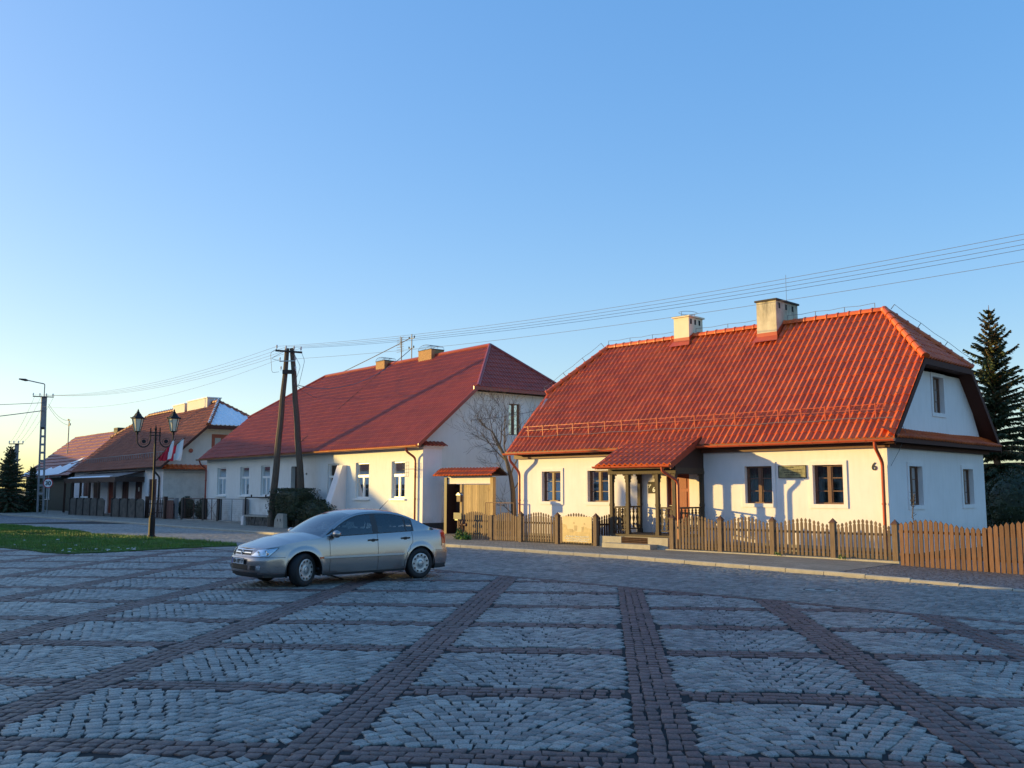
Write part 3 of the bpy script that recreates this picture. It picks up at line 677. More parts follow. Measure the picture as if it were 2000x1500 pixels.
dr = hA.part('door', mb, 'redwood'); mb = MB(); mb.tube([(-18.06, YF + .05, 1.35), (-18.06, YF - .03, 1.35), (-17.96, YF - .03, 1.35)], .012, 6); hA.part('handle', mb, 'steel', dr)
# porch
PX0, PX1, PYF, PFZ = -19.3, -16.75, 23.72, .47
mb = MB(); mb.box(PX0, PX1, PYF - .06, YF - .01, PFZ - .05, PFZ); 
po = hA.part('porch_floor', mb, 'porch'); mb = MB(); mb.box(PX0 + .03, PX1 - .03, PYF, YF - .02, -.05, PFZ - .052); hA.part('porch_base', mb, 'concrete')
def bracket(mb, mp, a, s, z):
    mb.prism([(a, z), (a + s * .20, z), (a + s * .19, z - .04), (a + s * .13, z - .06), (a + s * .15, z - .12), (a + s * .07, z - .13), (a + s * .09, z - .2), (a + s * .045, z - .24), (a + s * .06, z - .31), (a + s * .02, z - .36), (a, z - .36)], mp, -.012, .012)
fr_ = lambda a, d, z: (a, PYF + .06 - d, z); sR = lambda a, d, z: (PX1 - .06 + d, a, z); sL = lambda a, d, z: (PX0 + .06 + d, a, z)
for i, (x, y) in enumerate(((PX0 + .06, PYF + .06), (-18.59, PYF + .06), (-17.44, PYF + .06), (PX1 - .06, PYF + .06), (PX0 + .06, YF - .07), (PX1 - .06, YF - .07))):
    mb = MB(); mb.box(x - .055, x + .055, y - .055, y + .055, PFZ, 2.42); mb.box(x - .066, x + .066, y - .066, y + .066, PFZ, PFZ + .12); mb.box(x - .063, x + .063, y - .063, y + .063, 1.34, 1.42)
    p = hA.part('porch_post', mb, 'porch'); mb = MB()
    if i < 4:
        if i > 0: bracket(mb, fr_, x - .055, -1, 2.42)
        if i < 3: bracket(mb, fr_, x + .055, 1, 2.42)
    if i in (0, 4): bracket(mb, sL, y + (.055 if i == 0 else -.055), 1 if i == 0 else -1, 2.42)
    if i in (3, 5): bracket(mb, sR, y + (.055 if i == 3 else -.055), 1 if i == 3 else -1, 2.42)
    hA.part('bracket', mb, 'porch', p)
def baluster(mb, mp, a, z0, z1, half=0):
    prof = [(0, .02), (.06, .02), (.10, .05), (.16, .03), (.22, .065), (.30, .02), (.40, .045), (.5, .07), (.6, .045), (.70, .02), (.78, .065), (.84, .03), (.90, .05), (.94, .02), (1, .02)]
    mb.prism([(a + w_, z0 + (z1 - z0) * u) for u, w_ in prof] + [(a - w_, z0 + (z1 - z0) * u) for u, w_ in prof[::-1]], mp, -.01, .01)
def railing(mp, a0, a1):
    mb = MB(); mb.box(a0, a1, -.03, .03, 1.28, 1.33, mp=mp); mb.box(a0, a1, -.02, .02, .58, .62, mp=mp); n = max(2, int(round((a1 - a0) / .19))); 
    for i in range(n):
        a = a0 + (a1 - a0) * (i + .5) / n; baluster(mb, mp, a, .60, 1.30)
    hA.part('porch_railing', mb, 'porch')
railing(fr_, PX0 + .115, -18.645); railing(fr_, -17.385, PX1 - .115); railing(sL, PYF + .115, YF - .125); railing(sR, PYF + .115, YF - .125)
mb = MB(); mb.box(PX0 - .04, PX1 + .04, PYF + .0, PYF + .12, 2.42, 2.53); mb.box(PX0, PX0 + .12, PYF + .12, YF - .01, 2.42, 2.53); mb.box(PX1 - .12, PX1, PYF + .12, YF - .01, 2.42, 2.53)
hA.part('porch_beam', mb, 'porch')
mb = MB()
def fringe(mp, a0, a1):
    n = int((a1 - a0) / .06); pl = [(a0, 2.44)]
    for i in range(n):
        u = a0 + (a1 - a0) * i / n; v = (a1 - a0) / n; pl += [(u, 2.37), (u + v * .3, 2.335), (u + v * .7, 2.335), (u + v, 2.37)]
    mb.prism(pl + [(a1, 2.44)], mp, -.008, .008)
fringe(lambda a, d, z: (a, PYF - .012 - d, z), PX0 - .04, PX1 + .04); fringe(lambda a, d, z: (PX1 + .012 + d, a, z), PYF, YF - .02)
hA.part('fretwork', mb, 'porch')
GX0, GX1, GYF, GZ = -19.62, -16.70, 23.42, 2.63; pk = .5
mb = tiles((0, GYF, GZ), (1, 0, 0), (0, 1, pk), 1.72 * math.hypot(1, pk), lambda t: (GX0, GX1), .212, .33, .046, .020, roll=.56); pr_ = hA.part('porch_roof', mb, 'tileA')
mb = MB(); zt = lambda y: GZ + (y - GYF) * pk
mb.prism([(GYF - .01, GZ - .15), (GYF - .01, GZ + .03), (25.05, zt(25.05) + .04), (25.05, zt(25.05) - .16)], lambda a, d, z: (GX1 + d, a, z), -.0, .03); hA.part('porch_barge_board', mb, 'redwood', pr_); mb = MB(); mb.prism([(GYF, GZ - .13), (GYF, GZ + .0), (24.9, zt(24.9)), (24.9, zt(24.9) - .13)], lambda a, d, z: (GX0 + d, a, z), -.03, .0)
hA.part('porch_barge_board', mb, 'redwood', pr_)
mb = MB(); mb.q((GX0, GYF, GZ - .05), (GX1, GYF, GZ - .05), (GX1, 25.28, zt(25.28) - .05), (GX0, 25.28, zt(25.28) - .05)); mb.box(GX0 + .05, GX1 - .02, GYF + .0, GYF + .03, GZ - .13, GZ - .045)
mb.q((GX0, GYF + .03, GZ - .09), (GX1, GYF + .03, GZ - .09), (GX1, PYF, GZ - .09), (GX0, PYF, GZ - .09)); hA.part('porch_soffit', mb, 'beam', pr_)
mb = MB()
for xx in (PX1 - .04, PX0 + .01): mb.prism([(PYF + .02, 2.53), (YF - .01, 2.53), (YF - .01, zt(YF) - .06), (PYF + .02, zt(PYF + .02) - .06)], lambda a, d, z: (xx + d, a, z), 0, .03); hA.part('porch_gable_boards', mb, 'darkdoor'); mb = MB()
mb = MB(); half_gutter(mb, (GX0 - .04, GYF - .075, GZ - .03), (GX1 + .04, GYF - .075, GZ - .03)); hA.part('porch_gutter', mb, 'redmetal')
mb = MB(); mb.tube(bend([(-16.95, GYF - .08, 2.55), (-16.95, GYF - .06, 2.42), (-16.63, PYF - .02, 2.12), (-16.63, PYF - .02, .1)]), .045, 10); hA.part('porch_downpipe', mb, 'redmetal')
# things on the wall
text_part('6', .30, .008, (-11.27, YF - .012, 2.39), (1, 0, 0), (0, 0, 1), 'black', hA.o, (-17.9, 25.3, 0), 'house_number', thick=.004)
mb = MB(); mb.box(-14.14, -13.29, .0, .035, 2.215, 2.55, mp=ff)
pq = T('wall_plaque', 'oblong greenish bronze plaque between the two windows right of the porch', 'plaque', A, (-13.7, YF, 2.2)); pq.part('plate', mb, 'plaque')
mb = MB()
for a0, a1, z0, z1 in ((-14.155, -13.275, 2.20, 2.215), (-14.155, -13.275, 2.55, 2.565), (-14.155, -14.14, 2.215, 2.55), (-13.29, -13.275, 2.215, 2.55)): mb.box(a0, a1, 0, .045, z0, z1, mp=ff)
pq.part('frame', mb, 'darkcap')
mb = MB()
for r_, (s0, s1) in enumerate(((.15, .55), (.1, .8), (.2, .78), (.25, .7))):
    a = -14.14 + .85 * s0
    while a < -14.14 + .85 * s1: w_ = random.uniform(.02, .07); mb.box(a, a + w_, .035, .038, 2.49 - r_ * .07, 2.515 - r_ * .07, mp=ff); a += w_ + .015
    pq.part('lettering', mb, 'darkcap'); mb = MB()
np_ = T('number_plate', 'dark square enamel plate with a white 6 on the wall inside the porch', 'number plate', A, (-18.75, YF, 1.72)); mb = MB(); mb.box(-18.93, -18.58, 0, .02, 1.74, 2.12, mp=ff); np_.part('plate', mb, 'darkcap')
text_part('6', .22, .004, (-18.69, YF - .026, 1.79), (1, 0, 0), (0, 0, 1), 'signwhite', np_.o, (-18.75, YF, 1.72), 'lettering', thick=.006)
mb = MB(); mb.box(-18.92, -18.80, .02, .024, 2.0, 2.02, mp=ff); mb.prism([(-18.90, 1.92), (-18.88, 1.92), (-18.80, 2.04), (-18.83, 2.04)], ff, .02, .024); np_.part('lettering', mb, 'signwhite')
# stone steps with a grating
mb = MB(); mb.box(-19.09, -17.235, 23.07, 23.46, .0, .21); mb.box(-19.50, -18.63, 23.45, 23.70, .0, .40); mb.box(-17.60, -16.86, 23.452, 23.70, .0, .41); mb.box(-18.63, -17.60, 23.60, 23.70, .0, .40)
st = T('entrance_steps', 'pale stone steps with a metal grating in front of the brown porch', 'steps', A, (-18.2, 23.3, 0)); st.part('step', mb, 'kerb')
mb = MB(); mb.box(-18.63, -17.60, 23.5, 23.6, .21, .215)
for x in np.arange(-18.61, -17.61, .045): mb.box(x, x + .008, 23.46, 23.60, .23, .39)
for z in (.23, .28, .33, .38): mb.box(-18.62, -17.61, 23.458, 23.47, z, z + .01)
mb.box(-18.62, -17.61, 23.47, 23.59, .385, .392); st.part('grating', mb, 'rust')

# ------------------------------------------------------------------ picket fences
def picket(mb, mp, a, w, z0, z1, style=0, d=0):
    t_ = .011
    if style == 0: poly = [(a - w / 2, z0), (a + w / 2, z0), (a + w / 2, z1 - w * .6), (a, z1), (a - w / 2, z1 - w * .6)]
    else: poly = [(a - w / 2, z0), (a + w / 2, z0), (a + w / 2, z1 - .125), (a + w * .22, z1 - .105), (a + w * .48, z1 - .075), (a + w * .38, z1 - .03), (a, z1), (a - w * .38, z1 - .03), (a - w * .48, z1 - .075), (a - w * .22, z1 - .105), (a - w / 2, z1 - .125)]
    n = len(mb.v); k = len(poly); j = random.uniform(-.004, .004)
    for dd in (d - t_, d + t_): mb.v.extend(mp(x + j, dd, z) for x, z in poly)
    mb.f.append(tuple(range(n, n + k))); mb.f.append(tuple(range(n + k, n + 2 * k))); mb.m += [0, 0]
    for i in range(k): mb.f.append((n + i, n + (i + 1) % k, n + k + (i + 1) % k, n + k + i)); mb.m.append(0)
def panel(t, mp, a0, a1, z0, zend, arch, n, style, mat, w=.072, zr=(.28, .74), wave=None, label=None):
    mb = MB()
    for z in zr: mb.box(a0 - .02, a1 + .02, -.055, -.013, z - .03, z + .03, mp=mp)
    for i in range(n):
        u = (i + .5) / n; zt_ = wave(u) if wave else zend + arch * (math.sin(math.pi * u) ** 1.3 if style else math.sin(math.pi * u))
        picket(mb, mp, a0 + (a1 - a0) * u, w, z0 + random.uniform(-.008, .008), zt_ + random.uniform(-.01, .01), style)
    return t.part('fence_panel', mb, mat, label=label)
def fpost(t, x, y, z1, w=.135, cap=True, mat='picket', z0=.0, fr=None):
    mb = MB(); mb.box(x - w / 2, x + w / 2, y - w / 2, y + w / 2, z0, z1); p = t.part('post', mb, mat)
    if cap:
        mb = MB(); h = w * .62; mb.box(x - h, x + h, y - h, y + h, z1, z1 + .025)
        n = len(mb.v); mb.v += [(x - h * .95, y - h * .95, z1 + .025), (x + h * .95, y - h * .95, z1 + .025), (x + h * .95, y + h * .95, z1 + .025), (x - h * .95, y + h * .95, z1 + .025), (x, y, z1 + .14)]
        mb.f += [(n, n + 1, n + 4), (n + 1, n + 2, n + 4), (n + 2, n + 3, n + 4), (n + 3, n, n + 4)]; mb.m += [0] * 4; t.part('post_cap', mb, 'postcap', p)
    return p
fy = facade(23.4)
fl = T('picket_fence', 'weathered brown picket fence left of the entrance steps, with arched panels and the printed board', 'fence', A, (-22.9, 23.4, .05))
fpost(fl, -26.14, 23.42, .98, cap=False); fpost(fl, -24.44, 23.42, .96, cap=False)
for x in (-22.98, -21.28, -19.62): fpost(fl, x, 23.42, .98, z0=.06)
panel(fl, fy, -26.02, -24.54, .10, .92, .17, 13, 0, 'picket'); panel(fl, fy, -24.35, -23.06, .10, .92, .16, 12, 0, 'picket')
panel(fl, fy, -22.88, -21.38, .12, .96, .15, 13, 1, 'picket'); panel(fl, fy, -21.16, -19.72, .12, .96, .15, 13, 1, 'picket')
ret = lambda a, d, z: (-19.60 + d, a, z)
panel(fl, ret, 23.52, 25.2, .14, .98, .12, 14, 1, 'postcap', label='short return panel running to the wall, shade of its unlit side put into the wood colour')  # darker wood here paints in the shade of the unlit side
fr2 = T('picket_fence', 'light brown picket fence of four arched panels right of the entrance steps', 'fence', A, (-13.4, 23.4, .05))
for x in (-16.66, -15.0, -13.35, -11.6, -9.97): fpost(fr2, x, 23.42, .99, z0=.06)
for a, b in ((-16.56, -15.1), (-14.90, -13.45), (-13.25, -11.70), (-11.50, -10.07)): panel(fr2, fy, a, b, .13, .96, .15, 13, 1, 'picket')
mb = MB(); mb.box(-17.15, -9.86, 23.3, 23.55, -.03, .105); fr2.part('fence_base', mb, 'kerb')
f2 = Fr(-45 - math.degrees(math.atan2(.545, 2.83)), *A.w(-9.72, 22.98)[:2])
fr3 = T('picket_fence', 'tall reddish brown picket fence with a waving top at the right edge', 'fence', f2, (0, 0, 0)); f2m = facade(0)
for k in range(5):
    a0 = .03 + k * 2.2; panel(fr3, f2m, a0, a0 + 2.19, .0 - .02, 0, 0, 17, 0, 'picket2', w=.098, zr=(.3, .85), wave=lambda u, k=k: 1.08 + .075 * math.cos((u + k) * 2 * math.pi / 1.05 - 2.0) + .02 * k)
    mb = MB(); mb.box(a0 + 2.12, a0 + 2.24, .06, .18, -.02, 1.0); fr3.part('post', mb, 'postcap')
# printed board fixed to the fourth panel
bd = T('information_board', 'sepia board with a faded town view and white script fixed to the picket fence', 'sign', A, (-20.4, 23.36, .15))
mb = MB(); mb.box(-21.02, -19.76, .018, .03, .16, .99, mp=fy)
BDM = M('faded_sepia_print', (.62, .47, .27), .6, .08, 3); bd.part('board', mb, BDM)
bz = lambda u, v: (-21.02 + 1.26 * u, .16 + .83 * v)
SEP = M('sepia_ink', (.50, .36, .17), .6, .2, 7); SEP2 = M('sepia_mid_ink', (.40, .29, .15), .6, .2, 7)
mb = MB(); mb.prism([bz(*p) for p in ((.0, .0), (1, 0), (1, .55), (.84, .56), (.83, .6), (.72, .61), (.67, .53), (.65, .42), (.5, .4), (.4, .46), (.28, .52), (.18, .5), (.14, .66), (.05, .7), (.0, .7))], fy, .030, .032); bd.part('print', mb, SEP)
mb = MB()
for pl in (((.42, .45), (.5, .45), (.51, .65), (.41, .65)), ((.37, .72), (.40, .80), (.43, .72)), ((.73, .70), (.76, .77), (.79, .70)), ((.66, .4), (.73, .4), (.73, .62), (.66, .6)), ((.25, .38), (.38, .38), (.37, .5), (.26, .52))): mb.prism([bz(*p) for p in pl], fy, .032, .034)
bd.part('print', mb, SEP2)
for i, (tx, u, v, s_) in enumerate((("„Na Rynku” świat wspomnień", .5, .20, .082), ("historia o Tykocinie zapisana pamięcią", .5, .115, .068), ("dzieje w starych fotografiach", .5, .035, .078))):
    a, z = bz(u, v); text_part(tx, s_, .001, (a, 23.4 - .036, z), (1, 0, 0), (0, 0, 1), 'signwhite', bd.o, (-20.4, 23.36, .15), 'lettering', shear=.4)

# hydrant, its plate, the weeds
def leafclump(mb, n, c, rx, ry, rz, size, up=.5, shell=0.0, asp=2.0):
    for _ in range(n):
        while True:
            p = np.array([random.uniform(-1, 1) for _ in range(3)]); l = np.linalg.norm(p)
            if shell < l <= 1: break
        q = Vector((c[0] + p[0] * rx, c[1] + p[1] * ry, c[2] + p[2] * rz)); s = size * random.uniform(.6, 1.4)
        d = Vector((random.gauss(0, 1), random.gauss(0, 1), random.gauss(up, 1))).normalized(); e = d.cross(Vector((random.gauss(0, 1), random.gauss(0, 1), random.gauss(0, 1)))).normalized()
        mb.q(q - e * s / asp, q + d * s * .5 - e * s / asp * .1, q + d * s, q + e * s / asp + d * s * .2)
hy = T('hydrant', 'rust brown street hydrant standing in green weeds before the left picket fence', 'hydrant', A, (-25.78, 23.15, .075)); hx, hyy = -25.62, 23.12
mb = MB(); mb.lathe([(.10, 0), (.10, .06), (.055, .08), (.055, .55), (.075, .56), (.075, .62), (.06, .66), (.03, .72), (0, .74)], (hx, hyy, .07), 12); hy.part('barrel', mb, 'rust', smooth=True)
mb = MB(); mb.tube([(hx - .14, hyy, .60), (hx + .14, hyy, .60)], .045, 10); mb.tube([(hx + .14, hyy, .60), (hx + .17, hyy, .60)], .058, 10); mb.tube([(hx - .17, hyy, .6), (hx - .14, hyy, .6)], .058, 10); hy.part('outlet', mb, 'rust', smooth=True)
pl = T('hydrant_sign', 'small blank dark plate on a thin post beside the hydrant', 'sign', A, (-25.75, 23.0, .07)); mb = MB(); mb.tube([(-25.76, 23.02, .05), (-25.76, 23.02, .98)], .02, 6); pl.part('post', mb, 'rust')
mb = MB(); mb.box(-26.0, -25.58, 22.985, 23.0, .80, 1.03); pl.part('plate', mb, 'black')
mb = MB(); leafclump(mb, 420, (-25.55, 23.05, .14), .42, .2, .16, .11, 1.2, asp=3); leafclump(mb, 60, (-25.75, 23.05, .3), .12, .1, .16, .1, 2, asp=3)
solo('weed_clump', 'leafy green weeds round the foot of the hydrant', 'plant', mb, 'leafG', A, (-25.55, 23.05, .07))
for i, (x, lb) in enumerate(((-13.12, 'tiny weed at the fence foot, second panel right of the steps'), (-11.3, 'tiny weed at the fence foot, below the last post but one'))):
    mb = MB(); leafclump(mb, 34, (x, 23.25, .13), .11, .05, .05, .06, 1.2, asp=3); solo('weed', lb, 'plant', mb, 'leafG', A, (x, 23.25, .1), group='weeds at the fence foot')
mb = MB()                                                          # dry climbing stem on the corner
mb.tube([(-9.9, 24.4, .1), (-9.88, 24.42, .8), (-9.93, 24.4, 1.2), (-9.86, 24.42, 1.75)], .012, 5)
for k in range(26): z = random.uniform(.9, 1.75); a = random.uniform(0, 6.28); mb.tube([(-9.9, 24.41, z), (-9.9 + .07 * math.cos(a), 24.41 + .07 * math.sin(a), z + .05)], .006, 4)
solo('dry_stem', 'single dry plant stem behind the fence near the house corner', 'plant', mb, 'bark', A, (-9.9, 24.4, .1))

# ------------------------------------------------------------------ gateway between the houses
gw = T('gateway', 'tile roofed yard gateway with dark brown door and pale board gate between two houses', 'gate', A, (-28.0, 25.9, 0)); gy = facade(25.75)
gx = lambda x: x - .28
for x in (-29.55, gx(-26.53) ): 
    mb = MB(); mb.box(x - .08, x + .08, 25.67, 25.83, 0, 2.36); gw.part('post', mb, 'gateboard' if x > -28 else 'darkdoor')
mb = MB(); mb.box(-29.47, gx(-26.61), -.02, .02, 2.10, 2.40, mp=gy); gw.part('lintel', mb, 'white')
def planks(t, name, mp, a0, a1, z0, z1, w, mat, d=0, horiz=False, label=None):
    mb = MB(); n = int(round((a1 - a0) / w)); w = (a1 - a0) / n
    for i in range(n): j = random.uniform(-.003, .003); mb.box(a0 + i * w + .003, a0 + (i + 1) * w - .003, d - .012 + j, d + .012 + j, z0, z1, mp=mp)
    for z in (z0 + .25, z1 - .25): mb.box(a0, a1, d - .05, d - .016, z - .05, z + .05, mp=mp)
    return t.part(name, mb, mat, label=label)
planks(gw, 'door', gy, -29.46, -28.66, .04, 2.08, .16, 'darkdoor', d=-.42)
mb = MB(); mb.box(-28.66, -28.58, 25.69, 26.2, .04, 2.08); mb.box(-29.53, -29.46, 25.83, 26.2, .04, 2.36); gw.part('door_jamb', mb, 'darkdoor'); planks(gw, 'board_gate', gy, -28.60, gx(-26.64), .06, 2.07, .125, 'gateboard')
mb = MB(); mb.box(-29.52, gx(-26.4), 25.5, 26.0, 2.40, 2.46); gw.part('roof_frame', mb, 'darkdoor')
mb = tiles((0, 25.32, 2.44), (1, 0, 0), (0, .43, .30), .525, lambda t: (-29.95, -26.42), .19, .27, .03, .025); gr_ = gw.part('roof', mb, 'tileA')
mb = MB(); mb.q((-29.95, 25.32, 2.41), (-26.42, 25.32, 2.41), (-26.42, 25.75, 2.71), (-29.95, 25.75, 2.71)); mb.q((-29.95, 26.2, 2.41), (-26.42, 26.2, 2.41), (-26.42, 25.75, 2.73), (-29.95, 25.75, 2.73)); gw.part('roof_boarding', mb, 'darkdoor', gr_)
gp = T('gatepost', 'tall slender wooden post at the left end of the picket fence', 'post', A, (-26.2, 23.5, .06)); mb = MB(); mb.box(-26.23, -26.13, 23.50, 23.6, .05, 2.06); gp.part('post', mb, 'gateboard')
mbx = T('mailbox', 'small grey mailbox with a pointed lid high on the gatepost', 'mailbox', A, (-26.2, 23.4, 1.4)); mb = MB(); mb.box(-26.28, -26.08, 23.38, 23.5, 1.42, 1.66); mbx.part('box', mb, 'postcap'); mb = MB(); mb.prism([(-26.31, 1.66), (-26.05, 1.66), (-26.18, 1.76)], lambda a, d, z: (a, 23.44 + d, z), -.08, .07); mbx.part('lid', mb, 'steel')
ybx = T('meter_box', 'pale yellow box on the first picket fence post', 'box', A, (-26.14, 23.3, .74)); mb = MB(); mb.box(-26.22, -26.06, 23.24, 23.35, .74, .99); ybx.part('box', mb, 'yellowbox'); mb = MB(); mb.box(-26.225, -26.055, 23.235, 23.35, .99, 1.0); ybx.part('lid', mb, 'pvc')
ir = T('iron_railing', 'low rust red iron railing behind the picket fence by the bare tree', 'railing', A, (-25.6, 25.0, .08)); mb = MB(); rail(mb, (-26.42, 25.0, 1.37), (-24.9, 25.0, 1.37), .035, .03); rail(mb, (-26.42, 25, .35), (-24.9, 25, .35), .03, .03)
for x in (-26.42, -26.31, -26.2, -26.0, -25.6, -25.2, -24.9): rail(mb, (x, 25.0, .08), (x, 25.0, 1.37), .03 if x in (-26.42, -24.9) else .014, .03 if x in (-26.42, -24.9) else .014)
ir.part('railing', mb, 'rust')

# ------------------------------------------------------------------ long white house with the maroon metal-tile roof
hB = T('long_white_house', 'long white house with maroon metal tile roof, six white windows and sloping buttress', 'house', B, (-11.5, 0, 0)); fb = facade(0); gb = gable(0)
WB = [(-21.48, -20.2, 1.55, 3.15), (-18.2, -17.03, 1.55, 3.15), (-15.5, -14.38, 1.54, 3.16), (-8.04, -6.88, 1.48, 3.1), (-5.37, -4.18, 1.48, 3.1), (-2.29, -1.23, 1.50, 3.09)]
mb = MB(); wall(mb, [(-23.1, -.1), (0, -.1), (0, 3.72), (-23.1, 3.72)], WB + [(-11.9, -10.75, .35, 3.05)], fb, .26)
wall(mb, [(0, -.1), (11, -.1), (11, 3.75), (8.25, 6.2), (2.75, 6.2), (0, 3.75)], [(4.75, 5.45, 4.33, 5.76)], gb, .2)
mb.q((-23.1, 0, -.1), (-23.1, 11, -.1), (-23.1, 11, 3.8), (-23.1, 8.0, 6.4), (-23.1, 3, 6.4), (-23.1, 0, 3.8)); mb.q((-23.1, 11, -.1), (0, 11, -.1), (0, 11, 3.8), (-23.1, 11, 3.8))
hB.part('wall', mb, 'whiteB')
mb = MB(); mb.box(0, .16, -.02, .95, .48, 3.62); mb.box(0, .24, -.05, 1.03, 3.62, 3.72); hB.part('pilaster', mb, 'white')
mb = tiles((.34, -.12, 3.72), (0, 1, 0), (-.34, 0, .16), .37, lambda t: (0, 1.25), .2, .36, .03, .01); hB.part('pilaster_roof', mb, 'tileB')
mb = MB(); mb.box(-.02, .19, -.045, 1.0, -.1, .48); mb.box(0, .05, 1.0, 11, -.1, .48); hB.part('plinth', mb, 'darkcap')
for i, h in enumerate(WB): pvc_window(hB, fb, *h, cur='curtainB' if i == 5 else 'curtain')
leaf_window(hB, gb, 4.75, 5.45, 4.33, 5.76, surround=False)
planks(hB, 'door', fb, -11.9, -10.75, .35, 3.05, .14, 'darkdoor', d=-.24)
mb = MB(); mb.box(-12.2, -10.4, -.9, 0, -.05, .34); hB.part('doorstep', mb, 'concrete')
mb = MB(); bx0, bx1 = -6.72, -6.2                                   # sloping buttress wall standing out from the facade
mb.v += [(bx0, 0, -.1), (bx1, 0, -.1), (bx1, 0, 3.0), (bx0, 0, 3.0), (bx0, -1.25, -.1), (bx1, -1.25, -.1), (bx1, -.22, 3.0), (bx0, -.22, 3.0)]
mb.f += [(0, 1, 2, 3), (4, 5, 6, 7), (0, 4, 7, 3), (1, 5, 6, 2), (3, 2, 6, 7)]; mb.m += [0] * 5; hB.part('buttress', mb, 'white')
eY, eZ, rY, rZ = -.45, 3.72, 5.5, 8.78; SB = math.hypot(rY - eY, rZ - eZ); hz = 6.36; tb = (hz - eZ) / (rZ - eZ) * SB; hy_ = eY + (hz - eZ) * (rY - eY) / (rZ - eZ)
bL, bR, brL, brR = -23.35, .45, -18.65, -2.33
def limB(t):
    u = max(0, (t - tb) / (SB - tb)); return (bL + (brL - bL) * u, bR + (brR - bR) * u)
mb = tiles((0, eY, eZ), (1, 0, 0), (0, rY - eY, rZ - eZ), SB, limB, .183, .35, .024, .016, roll=.6, ns=6, wobble=0)
LB = math.hypot(brR - bR, rZ - hz); tiles((bR, hy_, hz), (0, 1, 0), (brR - bR, 0, rZ - hz), LB, lambda t: ((rY - hy_) * t / LB, 2 * (rY - hy_) - (rY - hy_) * t / LB), .183, .35, .024, .016, roll=.6, ns=6, wobble=0, mb=mb)
rB = hB.part('roof', mb, 'tileB')
mb = MB(); hy2 = 2 * rY - hy_
for pts in ([(bL, eY, eZ), (bR, eY, eZ), (bR, hy_, hz), (brR, rY, rZ), (brL, rY, rZ), (bL, hy_, hz)], [(bL, 11.45, eZ), (bR, 11.45, eZ), (bR, hy2, hz), (brR, rY, rZ), (brL, rY, rZ), (bL, hy2, hz)], [(bR, hy_, hz), (bR, hy2, hz), (brR, rY, rZ)], [(bL, hy_, hz), (bL, hy2, hz), (brL, rY, rZ)]):
    mb.q(*[(x, y, z - .05) for x, y, z in pts])
mb.q((bL, eY, eZ - .06), (bR, eY, eZ - .06), (bR, 0, eZ - .06), (bL, 0, eZ - .06)); mb.q((bR - .01, hy_, hz - .12), (bR - .01, hy2, hz - .12), (0, hy2, hz - .12), (0, hy_, hz - .12))
hB.part('roof_boarding', mb, 'brownwood', rB)
mb = MB()
for p, q in (((brL, rY, rZ + .03), (brR, rY, rZ + .03)), ((bR, hy_, hz + .02), (brR, rY, rZ + .03)), ((bR, hy2, hz + .02), (brR, rY, rZ + .03)), ((bL, hy_, hz + .02), (brL, rY, rZ + .03))): mb.tube([p, q], .085, 8)
hB.part('ridge_cap', mb, 'redB', rB)
for s in (0, 1):
    mb = MB(); yy = (lambda y: y) if s == 0 else (lambda y: 2 * rY - y); mp = lambda a, d, z: (bR + d, a, z)
    mb.prism([(yy(eY - .02), eZ - .14), (yy(eY - .02), eZ + .05), (yy(hy_), hz + .05), (yy(hy_), hz - .15)], mp, .0, .025); mb.q((bR, yy(eY), eZ - .1), (bR, yy(hy_), hz - .1), (0, yy(hy_), hz - .1), (0, yy(eY), eZ - .1)); hB.part('barge_board', mb, 'redB')
mb = MB(); mb.box(bR - .01, bR + .03, hy_ - .25, hy2 + .2, hz - .14, hz - .0); hB.part('hip_fascia', mb, 'redB')
mb = MB(); rail(mb, (-11.3, 5.5, 8.80), (-11.33, .2, 4.30), .03, .02); hB.part('roof_seam', mb, 'darkcap', rB)
mb = MB(); half_gutter(mb, (bL - .03, eY - .08, eZ - .03), (bR + .02, eY - .08, eZ - .03), r=.085); hB.part('gutter', mb, M('polished_copper_gutter', (.55, .24, .10), .3, .15, metal=.6))
downpipe(hB, [(-23.0, eY - .07, 3.6), (-23.0, eY, 3.4), (-22.95, -.1, 3.1), (-22.95, -.1, 0)], 'redB'); downpipe(hB, [(-.38, eY - .07, 3.6), (-.38, eY - .02, 3.45), (-.30, -.1, 3.2), (-.30, -.1, -.02)], 'redB')
def hoop(t, x0, x1, y0, y1, z, c):
    mb = MB(); xc_ = (x0 + x1) / 2; r_ = (x1 - x0) / 2
    for y in (y0, (y0 + y1) / 2, y1): mb.tube([(xc_ - r_ * math.cos(a), y, z + r_ * .42 * math.sin(a) ** .8) for a in np.linspace(0, math.pi, 10)], .010, 4)
    for a in np.linspace(0, math.pi, 9): mb.tube([(xc_ - r_ * math.cos(a), y0, z + r_ * .42 * math.sin(a) ** .8), (xc_ - r_ * math.cos(a), y1, z + r_ * .42 * math.sin(a) ** .8)], .007, 4)
    t.part('bird_guard', mb, 'steel', c)
ca = chimney(hB, -12.3, -11.4, 5.2, 5.95, 8.3, 8.98, 'brick', .04, vents=0, over=.02, capm='darkcap'); hoop(hB, -12.3, -11.4, 5.2, 5.95, 9.02, ca)
cb = chimney(hB, -8.05, -6.85, 5.2, 6.0, 8.3, 9.10, 'brick', .03, vents=0, over=.02, capm='darkcap'); hoop(hB, -8.05, -6.85, 5.2, 6.0, 9.13, cb)
an = T('roof_antenna', 'television aerial with many rods on the maroon roof, left of the wire mast', 'antenna', B, (-10.15, 5.5, 8.8)); mb = MB(); mb.tube([(-10.15, 5.5, 8.7), (-10.15, 5.5, 10.15)], .03, 6); an.part('mast', mb, 'wire')
mb = MB(); rail(mb, (-10.15, 5.42, 9.55), (-10.15, 5.42, 10.2), .02, .02)
